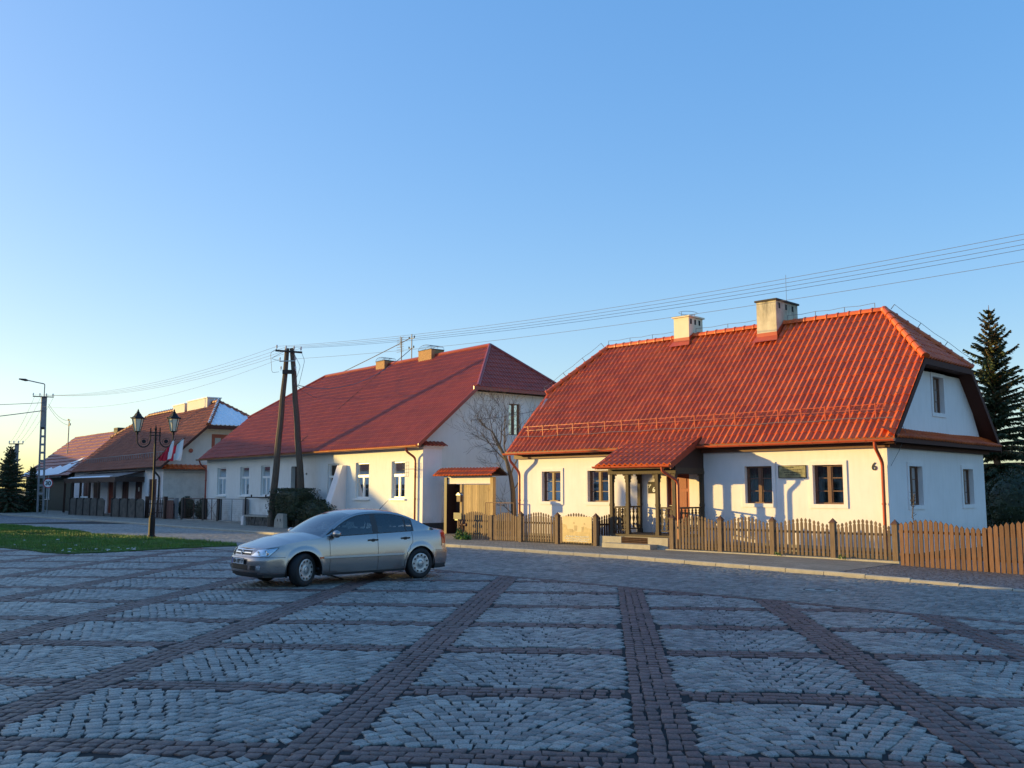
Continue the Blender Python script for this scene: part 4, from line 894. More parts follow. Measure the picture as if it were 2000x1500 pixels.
for z in np.arange(9.35, 10.2, .13): mb.tube([(-10.5, 5.42, z), (-9.8, 5.42, z)], .010, 4)
an.part('rods', mb, 'wire')
an = T('wire_mast', 'roof mast with small bracket arms and insulators carrying the service cable', 'mast', B, (-9.14, 5.5, 8.8)); mb = MB(); mb.tube([(-9.14, 5.5, 8.7), (-9.14, 5.5, 10.2)], .028, 6); rail(mb, (-9.4, 5.5, 9.97), (-8.9, 5.5, 9.97), .02, .03); rail(mb, (-9.4, 5.5, 9.43), (-8.95, 5.5, 9.43), .02, .03); an.part('mast', mb, 'wire')
for x, z in ((-9.4, 9.97), (-8.9, 9.97), (-9.4, 9.43), (-8.95, 9.43)): mb = MB(); mb.lathe([(.02, 0), (.035, .02), (.035, .1), (.015, .13)], (x, 5.5, z), 8); an.part('insulator', mb, 'iron')
an = T('wall_antenna', 'small comb shaped aerial on a wall bracket beside the rightmost white window', 'antenna', B, (-.2, -.1, 2.7)); mb = MB(); mb.tube([(-.05, 0, 2.72), (-.05, -.35, 2.72), (-.85, -.35, 2.72)], .012, 5)
for x in (-.85, -.7, -.55, -.4): mb.tube([(x, -.35, 2.42), (x, -.35, 3.02)], .008, 4)
for z in (2.42, 3.02, 2.86, 2.58): mb.tube([(-.85, -.35, z), (-.4, -.35, z)], .007, 4)
an.part('rods', mb, 'wire')
text_part('40', .16, .004, (-10.2, -.01, 2.60), (1, 0, 0), (0, 0, 1), 'black', hB.o, (-11.5, 0, 0), 'house_number')

# ------------------------------------------------------------------ brown-roofed house with snow on its hip
hC = T('shuttered_house', 'white house with brown tiled roof, maroon shutters and snow on its hip end', 'house', C, (-12.3, 0, 0)); fc = facade(0); gc = gable(0)
WC = [(-21.4, -19.2, 1.0, 2.5), (-18.02, -15.9, 1.08, 2.52), (-9.7, -7.9, 1.15, 2.56), (-6.37, -4.6, 1.17, 2.56), (-3.09, -1.35, 1.17, 2.57)]
mb = MB(); wall(mb, [(-24.6, -.1), (0, -.1), (0, 3.36), (-24.6, 3.36)], WC + [(-13.6, -11.4, .1, 2.5)], fc, .12)
hC.part('wall', mb, 'white')
mb = MB(); wall(mb, [(0, -.1), (9.4, -.1), (9.4, 3.4), (6.6, 6.05), (2.8, 6.05), (0, 3.4)], [(3.1, 4.25, 4.72, 5.6)], gc, .12)
mb.q((-24.6, 0, -.1), (-24.6, 9.4, -.1), (-24.6, 9.4, 3.4), (-24.6, 6.4, 6.3), (-24.6, 3, 6.3), (-24.6, 0, 3.4)); mb.q((-24.6, 9.4, -.1), (0, 9.4, -.1), (0, 9.4, 3.4), (-24.6, 9.4, 3.4)); hC.part('gable_wall', mb, 'whiteC', label='mottled grey gable wall with peeling render')
for a0, a1, z0, z1 in WC:
    mb = MB(); c = (a0 + a1) / 2
    for s, e in ((a0 + .02, c - .01), (c + .01, a1 - .02)): mb.box(s, e, -.09, -.05, z0, z1, mp=fc); mb.box(s + .1, e - .1, -.05, -.035, z0 + .12, z1 - .12, mp=fc)
    mb.box(a0 + .02, a1 - .02, -.095, -.088, z0, z1, mp=fc)
    hC.part('shutter', mb, 'shutter')
mb = MB(); mb.box(-5.62, -5.35, -.034, -.03, 1.75, 2.05, mp=fc); hC.part('notice', mb, 'pvc')
planks(hC, 'door', fc, -13.6, -11.4, .1, 2.5, .3, 'redwood', d=-.1)
mb = MB(); mb.box(3.1, 4.25, -.1, -.06, 4.72, 5.6, mp=gc); ws = hC.part('attic_shutter', mb, 'redwood'); mb = MB(); mb.box(3.35, 3.75, -.06, -.05, 4.85, 5.35, mp=gc); hC.part('attic_pane', mb, 'curtain', ws)
mb = MB(); mb.lathe([(.01, 0), (.14, .01), (.15, .05), (.0, .06)], (0, 0, 0), 10); mb.v = [(z + .0, 1.72 + x, 4.45 + y) for x, y, z in mb.v]; hC.part('round_vent', mb, 'redB')
Ye, Ze, Yr, Zr = -.4, 3.36, 4.7, 8.15; SC = math.hypot(Yr - Ye, Zr - Ze); hzR, hzL = 6.17, 6.45; tR = (hzR - Ze) / (Zr - Ze) * SC; tL = (hzL - Ze) / (Zr - Ze) * SC
yR = Ye + (hzR - Ze) * (Yr - Ye) / (Zr - Ze); yL = Ye + (hzL - Ze) * (Yr - Ye) / (Zr - Ze); cL, cR, crL, crR = -24.8, .75, -19.95, -3.45
def limC(t): u = max(0, (t - tL) / (SC - tL)); v = max(0, (t - tR) / (SC - tR)); return (cL + (crL - cL) * u, cR + (crR - cR) * v)
mb = tiles((0, Ye, Ze), (1, 0, 0), (0, Yr - Ye, Zr - Ze), SC, limC, .3, .35, .03, .025, ns=6); rC = hC.part('roof', mb, 'tileC')
mb = MB(); y2 = 2 * Yr - yR
for pts in ([(cL, Ye, Ze), (cR, Ye, Ze), (cR, yR, hzR), (crR, Yr, Zr), (crL, Yr, Zr), (cL, yL, hzL)], [(cL, 9.8, Ze), (cR, 9.8, Ze), (cR, y2, hzR), (crR, Yr, Zr), (crL, Yr, Zr), (cL, 2 * Yr - yL, hzL)], [(cR, yR, hzR), (cR, y2, hzR), (crR, Yr, Zr)], [(cL, yL, hzL), (cL, 2 * Yr - yL, hzL), (crL, Yr, Zr)]): mb.q(*[(x, y, z - .04) for x, y, z in pts])
mb.q((cL, Ye, Ze - .06), (cR, Ye, Ze - .06), (cR, 0, Ze - .06), (cL, 0, Ze - .06)); hC.part('roof_boarding', mb, 'brownwood', rC)
LC = math.hypot(crR - cR, Zr - hzR)
mb = tiles((cR, yR, hzR + .01), (0, 1, 0), (crR - cR, 0, Zr - hzR), LC, lambda t: ((Yr - yR) * t / LC, 2 * (Yr - yR) - (Yr - yR) * t / LC), .3, .35, .045, .02, ns=6); hC.part('hip_snow', mb, 'snow', rC)
mb = MB(); 
for p, q in (((crL, Yr, Zr + .02), (crR, Yr, Zr + .02)), ((cR, yR, hzR + .02), (crR, Yr, Zr)), ((cR, y2, hzR + .02), (crR, Yr, Zr)), ((cL, yL, hzL), (crL, Yr, Zr))): ridge_tiles(mb, p, q, .14, .45)
hC.part('ridge_tiles', mb, 'tileC', rC)
mb = MB()                                                          # snow caps left between ridge tiles
for i in range(26): x = -18.5 + 15 * i / 25 + random.uniform(-.1, .1); mb.lathe([(.0, 0), (random.uniform(.05, .13), .02), (.05, .10), (0, .13)], (x, Yr, Zr + .12), 7)
for i in range(14): u = i / 14; mb.lathe([(0, 0), (.09, .03), (.05, .1), (0, .12)], (cR + (crR - cR) * u, yR + (Yr - yR) * u, hzR + (Zr - hzR) * u + .1), 7)
hC.part('ridge_snow', mb, 'snow', rC, kind='stuff')
mb = MB(); mb.prism([(Ye, Ze - .16), (Ye, Ze + .03), (yR, hzR + .03), (yR, hzR - .2)], lambda a, d, z: (cR + d, a, z), 0, .03); mb.q((cR, Ye, Ze - .12), (cR, yR, hzR - .12), (0, yR, hzR - .12), (0, Ye, Ze - .12)); mb.box(cR - .02, cR + .03, yR, y2, hzR - .25, hzR - .02); mb.q((cR, yR, hzR - .22), (cR, y2, hzR - .22), (0, y2, hzR - .22), (0, yR, hzR - .22)); hC.part('barge_board', mb, 'brownwood')
mb = tiles((.55, -.3, 3.22), (0, 1, 0), (-.55, 0, .3), .62, lambda t: (0, 9.9), .3, .31, .03, .02, ns=6); hC.part('pent_roof', mb, 'tileA')
mb = MB(); mb.box(0, .1, -.05, 9.4, 3.0, 3.12); hC.part('cornice', mb, 'whiteC')
mb = MB(); half_gutter(mb, (-3.9, Ye - .08, Ze - .04), (cR + .4, Ye - .08, Ze - .04), r=.08); hC.part('gutter', mb, 'darkcap')
downpipe(hC, [(-.75, Ye - .07, 3.25), (-.75, -.3, 3.0), (-.5, -.1, 2.7), (-.5, -.1, 0)], 'blackp', .06)
for x0, x1, z1 in ((-12.4, -9.6, 8.42), (-9.0, -4.6, 8.50)): cc = chimney(hC, x0, x1, 4.3, 5.3, 7.4, z1, 'whiteC', .06, vents=0, capm='snow')
mb = MB()
for t_, h_ in ((1.2, .3),): rail(mb, (-24, Ye + .729 * t_ - .684 * h_, Ze + .684 * t_ + .729 * h_), (-1.0, Ye + .729 * t_ - .684 * h_, Ze + .684 * t_ + .729 * h_), .04, .04)
for i in range(40):
    x = -24 + 23 * i / 39; rail(mb, (x, Ye + .729 * 1.2 - .684 * .3, Ze + .684 * 1.2 + .729 * .3), (x, Ye + .729 * 1.0, Ze + .684 * 1.0 + .02), .03, .03)
hC.part('snow_guard', mb, 'poleconc')
mb = MB(); mb.v += [(-19.4, -1.9, 2.72), (-4.1, -1.9, 2.72), (-4.1, 0, 3.2), (-19.4, 0, 3.2), (-19.4, -1.9, 2.62), (-4.1, -1.9, 2.62), (-4.1, 0, 3.1), (-19.4, 0, 3.1)]; mb.f += [(0, 1, 2, 3), (4, 5, 6, 7), (0, 1, 5, 4), (1, 2, 6, 5), (0, 3, 7, 4)]; mb.m += [0] * 5
mb.box(-19.4, -4.1, -1.93, -1.88, 2.38, 2.74); mb.box(-4.14, -4.08, -1.88, 0, 2.4, 2.75); hC.part('verandah_roof', mb, 'darkdoor')
mb = MB(); mb.v += [(-18.9, -1.75, 2.79), (-6, -1.8, 2.79), (-5.9, -1.62, 2.83), (-9, -1.45, 2.87), (-18.9, -1.5, 2.86)]; mb.f.append((0, 1, 2, 3, 4)); mb.m.append(0); mb.q((-18.9, -1.76, 2.70), (-6, -1.81, 2.70), (-6, -1.8, 2.79), (-18.9, -1.75, 2.79)); hC.part('verandah_snow', mb, 'snow')
for x in (-19.2, -16.4, -13.9, -11.2, -8.5, -4.3):
    mb = MB(); mb.box(x - .08, x + .08, -1.95, -1.8, 0, 2.5); hC.part('verandah_post', mb, 'darkdoor')
mb = MB()
for x in np.arange(-13.6, -11.4, .34): mb.box(x, x + .12, -1.9, -1.86, .45, 1.3)
mb.box(-13.7, -11.4, -1.9, -1.85, 1.28, 1.38); mb.box(-13.7, -11.4, -1.9, -1.86, .42, .48); hC.part('verandah_railing', mb, 'pvc')

# ------------------------------------------------------------------ far green boarded house
hD = T('green_board_house', 'green boarded cottage with faded red roof and snow patches, farthest left', 'house', D, (0, 0, 0)); fd = facade(0); hD.o.scale = (1.08,) * 3; hD.o.location.z = -.148
WD = [(-12.3, -9.2, 1.05, 2.5), (-6.1, -4.6, 1.1, 2.55)]
mb = MB(); wall(mb, [(-13, -.1), (1.6, -.1), (1.6, 3.05), (-13, 3.05)], WD, fd, .1); mb.q((-13, 0, -.1), (-13, 8.4, -.1), (-13, 8.4, 3.05), (-13, 4.2, 6.7), (-13, 0, 3.05)); mb.q((1.6, 0, -.1), (1.6, 8.4, -.1), (1.6, 8.4, 3.05), (1.6, 4.2, 6.7), (1.6, 0, 3.05)); mb.q((-13, 8.4, -.1), (0, 8.4, -.1), (0, 8.4, 3.05), (-13, 8.4, 3.05)); hD.part('wall', mb, 'greenboard')
pvc_window(hD, fd, -12.3, -10.9, 1.05, 2.5, split=.95); pvc_window(hD, fd, -10.7, -9.2, 1.05, 2.5, split=.95); pvc_window(hD, fd, -6.1, -4.6, 1.1, 2.55, split=.95)
mb = tiles((0, -.45, 3.02), (1, 0, 0), (0, 4.65, 3.86), math.hypot(4.65, 3.86), lambda t: (-13.3, 2.6), .45, .5, .012, .06, ns=4); rD = hD.part('roof', mb, 'tileD')
mb = MB(); mb.q((-13.3, -.45, 2.98), (2.6, -.45, 2.98), (2.6, 4.2, 6.84), (-13.3, 4.2, 6.84)); mb.q((-13.3, 8.85, 2.98), (2.6, 8.85, 2.98), (2.6, 4.2, 6.84), (-13.3, 4.2, 6.84)); mb.q((-13.3, -.45, 2.9), (.6, -.45, 2.9), (.6, 0, 2.9), (-13.3, 0, 2.9)); hD.part('roof_boarding', mb, 'brownwood', rD)
def patch(poly, h=.05):
    mb = MB(); mp = lambda a, d, t: (a, -.45 + .769 * t - .639 * d, 3.02 + .639 * t + .769 * d); mb.prism(poly, mp, .05, .05 + h); return mb
pp = [(-13.2, .15), (-11.8, .1), (-11, .3), (-10.2, .12), (-9, .35), (-8, .05), (-6.9, .02), (-4.5, .0), (-2.2, .05), (-.6, .1), (.4, .5), (.5, 1.6), (-.4, 1.35), (-1.5, 1.55), (-2.5, 1.1), (-3.8, 1.35), (-4.8, .9), (-6, 1.15), (-7, .75), (-8.1, .95), (-9.3, .65), (-10.5, .8), (-12, .45), (-13, .6)]
hD.part('snow_patch', patch(pp), 'snow', rD); hD.part('snow_patch', patch([(-2.9, 1.5), (-1.2, 1.75), (.4, 2.3), (.5, 1.9), (-.6, 1.6), (-1.8, 1.62)], .03), 'snow', rD)
mb = MB(); half_gutter(mb, (-13.4, -.53, 2.95), (.4, -.53, 2.95), r=.09); hD.part('gutter', mb, 'poleconc')
mb = MB(); mb.box(-.9, .1, 3.9, 4.5, 6.3, 7.15); cD = hD.part('chimney', mb, 'darkcap')
mb = MB(); mb.box(-12.3, -10.3, -1.4, -.05, -.05, .55); mb.box(-12.6, -10.1, -1.75, -1.4, -.05, .3); solo('house_steps', 'grey concrete steps before the green boarded cottage', 'steps', mb, 'concrete', D, (-11.3, -1, 0))
ms = T('roof_mast', 'thin roof mast with insulators on the faded red roof', 'mast', D, (-7.5, 3.4, 6.2)); mb = MB(); mb.tube([(-8.2, 2.2, 5.2), (-8.2, 2.2, 8.7)], .05, 6); rail(mb, (-8.5, 2.2, 8.6), (-7.8, 2.2, 8.6), .05, .05); rail(mb, (-8.5, 2.2, 8.1), (-7.7, 2.2, 8.1), .05, .05); mb.box(-8.6, -8.45, 2.15, 2.25, 8.6, 8.75); mb.box(-7.9, -7.75, 2.15, 2.25, 8.1, 8.3); ms.part('mast', mb, 'wire')

# ------------------------------------------------------------------ fences and front gardens on the left
fS = T('slab_fence', 'dark fence of round topped slabs before the shuttered house', 'fence', A, (-65, 26, 0)); fsl = facade(26.1)
for x0 in np.arange(-71.6, -59.4, 1.25):
    if -66.6 < x0 < -65.2: continue
    mb = MB(); n = 8; a0, a1 = x0 + .05, x0 + 1.17
    mb.prism([(a0, -.05), (a1, -.05), (a1, 1.15)] + [(a1 - (a1 - a0) * i / n, 1.15 + .16 * math.sin(math.pi * i / n)) for i in range(1, n)] + [(a0, 1.15)], fsl, -.03, .03); fS.part('slab', mb, 'slabfence')
    mb = MB(); mb.box(x0 - .06, x0 + .05, 26.02, 26.18, -.05, 1.3); fS.part('post', mb, 'darkcap')
fP = T('picket_gate', 'dark picket gate and fence behind the twin lantern lamp post', 'gate', A, (-57.6, 26.4, 0)); mb = MB(); fpl = facade(26.4)
for x in np.arange(-59.2, -57.0, .24): picket(mb, fpl, x, .11, .12, 1.25 + random.uniform(-.02, .02))
mb.box(-59.3, -56.9, -.05, -.012, .4, .47, mp=fpl); mb.box(-59.3, -56.9, -.05, -.012, .95, 1.02, mp=fpl); fP.part('fence_panel', mb, 'darkdoor')
for x in (-59.4, -56.8): mb = MB(); mb.box(x - .1, x + .1, 26.3, 26.5, 0, 1.45); fP.part('post', mb, 'darkdoor')
planks(fP, 'door', fpl, -58.0 + 1.4, -55.7, .1, 1.22, .16, 'shutter', label='maroon boarded leaf')
fM = T('mesh_fence', 'steel framed mesh fence with concrete posts before the long white house', 'fence', A, (-51.5, 26.7, 0))
for x in (-56.0, -55.0, -52.3, -50.55, -47.6): mb = MB(); mb.box(x - .11, x + .11, 26.6, 26.82, -.05, 1.36); fM.part('post', mb, 'poleconc' if x in (-56.0, -47.6) else 'darkcap')
for a, b in ((-59.0, -56.15), (-54.85, -52.45), (-52.15, -50.7), (-50.4, -47.75)):
    mb = MB(); P_ = lambda x, z: (x, 26.7, z); 
    for p, q in (((a, 1.34), (b, 1.34)), ((a, .12), (b, .12)), ((a, .12), (a, 1.34)), ((b, .12), (b, 1.34)), (((a + b) / 2, .12), ((a + b) / 2, 1.34))): mb.tube([P_(*p), P_(*q)], .022, 5)
    if b - a < 2: mb.tube([P_(a, .12), P_(b, 1.34)], .012, 4); mb.tube([P_(a, 1.34), P_(b, .12)], .012, 4)
    for i in range(int((b - a) / .11)): x = a + i * .11; mb.tube([P_(x, .12), P_(x, 1.34)], .003, 3, cap=False)
    for z in np.arange(.2, 1.34, .11): mb.tube([P_(a, z), P_(b, z)], .003, 3, cap=False)
    fM.part('fence_panel', mb, 'rust' if a < -52 else 'wire')
mb = MB(); mb.box(-59.0, -47.6, 26.62, 26.78, -.05, .12); fM.part('fence_base', mb, 'concrete')
ifr = T('iron_gate', 'open black iron frame between the concrete post and the timber pole', 'gate', A, (-46, 26.3, 0)); mb = MB()
for p, q in (((-47.2, .5), (-43.9, .5)), ((-47.2, .5), (-47.2, 1.45)), ((-47.2, 1.45), (-43.9, 1.45)), ((-43.9, .5), (-43.9, 1.45)), ((-46.6, 1.45), (-46.6, 1.6)), ((-45.1, 1.45), (-45.1, 1.6))): rail(mb, (p[0], 26.5, p[1]), (q[0], 26.5, q[1]), .05, .06)
ifr.part('frame', mb, 'iron')
def shrub(name, label, cat, c, rx, ry, rz, n, size, fr=A, mat='leaf', boxy=False, group=None):
    t = T(name, label, cat, fr, (c[0], c[1], 0), group); mb = MB(); rows = []
    for i in range(9):
        a = math.pi * i / 8; rr = math.sin(a); rows.append([(c[0] + rx * .84 * (abs(math.cos(b)) ** (.5 if boxy else 1)) * math.copysign(1, math.cos(b)) * (rr ** (.4 if boxy else 1)) * (1 + .06 * math.sin(5 * b + i)), c[1] + ry * .84 * (abs(math.sin(b)) ** (.5 if boxy else 1)) * math.copysign(1, math.sin(b)) * (rr ** (.4 if boxy else 1)), c[2] - rz * .84 * (abs(math.cos(a)) ** (.5 if boxy else 1)) * math.copysign(1, math.cos(a))) for b in [2 * math.pi * k / 16 for k in range(16)]])
    mb.grid(rows, close=True)
    for _ in range(n):
        d = Vector((random.gauss(0, 1), random.gauss(0, 1), random.gauss(0, 1))).normalized(); q = d
        if boxy: m_ = max(abs(d.x), abs(d.y), abs(d.z)); q = (d / m_) * .5 + d * .5; q = Vector([max(-.98, min(.98, v * 1.15)) for v in q])
        f = random.uniform(.84, 1.04); p = Vector((c[0] + q.x * rx * f, c[1] + q.y * ry * f, c[2] + q.z * rz * f)); s = size * random.uniform(.5, 1.3)
        u = Vector((random.gauss(0, 1), random.gauss(0, 1), random.gauss(.3, 1))).normalized() * s; w = u.cross(Vector((random.gauss(0, 1), random.gauss(0, 1), random.gauss(0, 1)))).normalized() * s * .45
        mb.q(p - u * .5, p + w * .5, p + u * .5, p - w * .5)
    t.part('foliage', mb, mat); mb = MB(); mb.tube([(c[0], c[1], 0), (c[0], c[1], c[2])], .06, 6); t.part('stem', mb, 'bark'); return t
shrub('hedge', 'big clipped dark evergreen hedge behind the car, beside the timber pole', 'hedge', (-39.9, 25.0, 1.18), 1.25, .8, .74, 7000, .10, boxy=True)
shrub('spreading_shrub', 'low dark spreading evergreen leaning against the clipped hedge', 'shrub', (-37.9, 25.0, .75), 1.3, .8, .66, 4000, .11)
shrub('round_shrub', 'narrow dark shrub behind the mesh fence, left of the round one', 'shrub', (-56.4, 27.6, .7), .55, .5, .75, 1800, .11); shrub('round_shrub', 'round dark shrub behind the mesh fence by the downpipe', 'shrub', (-54.0, 27.7, .65), .85, .7, .72, 2600, .11)
sw = T('stone_bench', 'low dark fieldstone wall with a slab on top at the foot of the timber pole', 'wall', A, (-42.5, 24.9, 0)); mb = MB()
for r_ in range(3):
    x = -43.75
    while x < -40.6: w_ = random.uniform(.22, .42); mb.box(x, x + w_ - .02, 24.62 + random.uniform(-.03, .02), 25.3, r_ * .175 - .02, r_ * .175 + .16); x += w_
sw.part('masonry', mb, 'fieldstone'); mb = MB(); mb.box(-43.85, -40.5, 24.55, 25.35, .51, .59); sw.part('slab', mb, 'concrete')
mb = MB(); mb.prism([(-44.1, -.02), (-43.88, -.02), (-43.86, .5), (-43.95, .55), (-44.08, .48)], lambda a, d, z: (a, 24.6 + d, z), -.08, .12); solo('boundary_stone', 'small whitewashed stone at the left end of the fieldstone wall', 'stone', mb, 'white', A, (-44, 24.6, 0))
cb_ = T('concrete_block', 'pale upright concrete block with two holes below the hedge', 'block', A, (-39.6, 24.3, 0)); mb = MB(); mb.v += []; mb.prism([(-40.05, -.05), (-39.2, -.05), (-39.25, .72), (-39.75, .74), (-40.0, .45)], lambda a, d, z: (a, 24.1 + d, z), -.1, .12); cb_.part('block', mb, 'concrete')
for x in (-39.75, -39.5): mb = MB(); mb.prism([(x, .38), (x + .05, .37), (x + .05, .5), (x, .5)], lambda a, d, z: (a, 23.995 + d, z), -.002, .02); cb_.part('hole', mb, 'dark')

# ------------------------------------------------------------------ poles, lamps, sign, wires
def insulator(t, x, y, z, par=None, s=1.0):
    mb = MB(); mb.tube([(x, y, z - .05 * s), (x, y, z + .05 * s)], .012 * s, 5); mb.lathe([(.02 * s, .03 * s), (.045 * s, .05 * s), (.03 * s, .09 * s), (.045 * s, .12 * s), (.025 * s, .18 * s), (0, .19 * s)], (x, y, z), 8); t.part('insulator', mb, 'porcelain', par)
ap = T('timber_pole', 'weathered A shaped timber power pole with cross arm and white insulators', 'power pole', W, (-10.95, 46.3, 0))
for x0, x1 in ((-11.76, -11.17), (-10.13, -10.93)):
    mb = MB(); n = 14; mb.tube([(x0 + (x1 - x0) * i / n + .012 * math.sin(i * 1.7), 46.3, -.1 + 8.95 * i / n) for i in range(n + 1)], [.19 - .075 * i / n for i in range(n + 1)], 8); ap.part('leg', mb, 'oldwood')
mb = MB(); rail(mb, (-11.72, 46.16, 8.72), (-10.4, 46.16, 8.62), .09, .09); arm = ap.part('cross_arm', mb, 'darkcap'); mb = MB(); mb.box(-11.34, -10.76, 46.1, 46.2, 7.55, 7.75); ap.part('brace', mb, 'darkcap'); mb = MB(); rail(mb, (-11.5, 46.14, 8.18), (-10.75, 46.14, 8.2), .05, .05); ap.part('brace', mb, 'steel')
for x, z in ((-11.66, 8.80), (-11.2, 8.76), (-10.8, 8.74), (-10.46, 8.71)): insulator(ap, x, 46.16, z, arm, 1.15)
for x, z in ((-11.48, 8.2), (-10.72, 8.22), (-11.42, 7.75), (-10.7, 7.75)): insulator(ap, x, 46.14, z)
mb = MB()
for pts in (((-11.66, 46.16, 8.8), (-11.95, 46.1, 8.6), (-11.85, 46.1, 7.6), (-11.5, 46.1, 7.65)), ((-11.2, 46.1, 8.7), (-11.9, 46.0, 8.3), (-11.35, 46.1, 8.15)), ((-10.46, 46.16, 8.7), (-10.25, 46.1, 8.2), (-10.5, 46.1, 7.0), (-10.72, 46.2, 6.95)), ((-10.8, 46.1, 8.6), (-10.45, 46.1, 7.9), (-10.75, 46.1, 7.0))):
    q = bend(pts, 4); mb.tube(q, .010, 4)
ap.part('jumper_wires', mb, 'wire')
def lattice_pole(name, label, x, y, h, lean, w0, w1, armw, arms, lamp, dy=0):
    t = T(name, label, 'power pole', W, (x, y, 0)); mb = MB(); P_ = lambda z, s: (x + lean * z / h + s * (w0 + (w1 - w0) * z / h), y, z)
    for s in (-1, 1): mb.tube([P_(0, s), P_(h, s)], w0 * .36, 4)
    z = 1.5
    while z < h * .72: mb.box(P_(z, -1)[0], P_(z, 1)[0], y - .05, y + .05, z, z + .16); z += .62
    mb.box(P_(h * .72, -1)[0], P_(h * .72, 1)[0], y - .05, y + .05, h * .72, h); t.part('shaft', mb, 'poleconc')
    for z in arms:
        mb = MB(); rail(mb, (x + lean - armw, y - .15, z + dy), (x + lean + armw, y - .15, z - dy), .07, .07); a = t.part('cross_arm', mb, 'darkcap')
        for k in range(4): u = -1 + 2 * (k + .04) / 3.1; insulator(t, x + lean + armw * u, y - .15, z - dy * u + .03, a, 1.3)
    if lamp:
        mb = MB(); mb.tube(bend([(x + lean, y, h), (x + lean, y, h + .95), (x + lean - .5, y, h + 1.05), (x + lean - 1.4, y, h + 1.25)], 6), .04, 6); l = t.part('lamp_arm', mb, 'wire')
        mb = MB(); mb.tube([(x + lean - 1.3, y, h + 1.22), (x + lean - 1.5, y, h + 1.26), (x + lean - 2.0, y, h + 1.34)], [.05, .1, .05], 8); t.part('lamp_head', mb, 'darkcap', l)
    return t
lattice_pole('street_lamp_pole', 'tall ladder shaped concrete pole with a street lamp arm at the far left', -35.72, 71.9, 9.0, -.2, .22, .14, .78, (8.95,), True, .03)
lattice_pole('concrete_pole', 'shorter concrete pole with one cross arm before the dark conifers', -42.2, 80.3, 5.8, 0, .17, .12, .6, (5.75,), False)
sg = T('speed_sign', 'round white speed limit sign reading 30 with a red rim on a grey post', 'road sign', W, (-34.1, 69.4, 0)); mb = MB(); mb.tube([(-34.0, 69.4, 0), (-34.0, 69.4, 2.9)], .035, 6); sg.part('post', mb, 'steel')
sf = Fr(0); 
def disc(r, y, n=28): mb = MB(); mb.prism([(-34.0 + r * math.cos(2 * math.pi * i / n), 2.35 + r * math.sin(2 * math.pi * i / n)) for i in range(n)], lambda a, d, z: (a, y - d, z), 0, .006); return mb
sg.part('disc', disc(.36, 69.36), 'signred'); sg.part('disc', disc(.295, 69.352), 'signwhite'); text_part('30', .42, .003, (-34.0, 69.34, 2.205), (1, 0, 0), (0, 0, 1), 'black', sg.o, (-34.1, 69.4, 0), 'lettering', thick=.012)
LX, LY = -13.74, 36.46
lp = T('lamp_post', 'black cast iron lamp post with two hanging style lanterns on scrolled arms', 'street lamp', W, (LX, LY, 0))
mb = MB(); mb.lathe([(.15, 0), (.15, .1), (.12, .14), (.115, .78), (.095, .82), (.10, .86), (.07, .9), (.085, .98), (.06, 1.02), (.065, 1.14), (.048, 1.18), (.046, 2.2), (.040, 3.9), (.035, 4.15), (.05, 4.18), (.02, 4.3), (0, 4.42)], (LX - .07, LY, 0), 12); lp.part('post', mb, 'iron', smooth=False)
mb = MB(); 
for z in (3.95, 4.06): rail(mb, (LX - .30, LY, z), (LX + .13, LY, z), .03, .03)
lp.part('cross_bar', mb, 'iron')
for s in (-1, 1):
    cx = LX - .085; ax0 = cx + s * .18; pts = [(ax0, LY, 4.25), (ax0, LY, 3.85)] + [(cx + s * (.44 - .26 * math.cos(a)), LY, 3.80 - .30 * math.sin(a)) for a in np.linspace(.1, math.pi * .93, 12)] + [(cx + s * .70, LY, 4.02)]
    mb = MB(); mb.tube(pts, .024, 8); a_ = lp.part('arm', mb, 'iron'); mb = MB(); mb.tube([(cx + s * .43, LY - .02, 3.72), (cx + s * .43, LY + .02, 3.72)], .075, 14); mb.tube([(cx + s * (.43 + .15 * math.cos(a)), LY, 3.72 + .12 * math.sin(a)) for a in np.linspace(0, 6.283, 24)], .008, 4); lp.part('scroll', mb, 'iron', a_)
    lx = cx + s * .70; mb = MB(); mb.lathe([(.03, 3.98), (.05, 4.02), (.03, 4.06), (.11, 4.09), (.12, 4.115)], (lx, LY, 0), 8)
    for k in range(6):
        a = 2 * math.pi * (k + .5) / 6; mb.tube([(lx + .115 * math.cos(a), LY + .115 * math.sin(a), 4.11), (lx + .215 * math.cos(a), LY + .215 * math.sin(a), 4.60)], .012, 4)
    mb.lathe([(.225, 4.59), (.26, 4.60), (.265, 4.625), (.16, 4.70), (.10, 4.80), (.055, 4.84), (.07, 4.86), (.03, 4.89), (.035, 4.92), (.0, 4.99)], (lx, LY, 0), 6)
    for k in range(6): a = 2 * math.pi * (k + .5) / 6; mb.lathe([(.015, 0), (.02, .03), (0, .06)], (lx + .26 * math.cos(a), LY + .26 * math.sin(a), 4.61), 5)
    ln = lp.part('lantern', mb, 'iron'); mb = MB(); mb.lathe([(.105, 4.12), (.205, 4.59)], (lx, LY, 0), 6); lp.part('lantern_glass', mb, 'lantern', ln)
flags = []
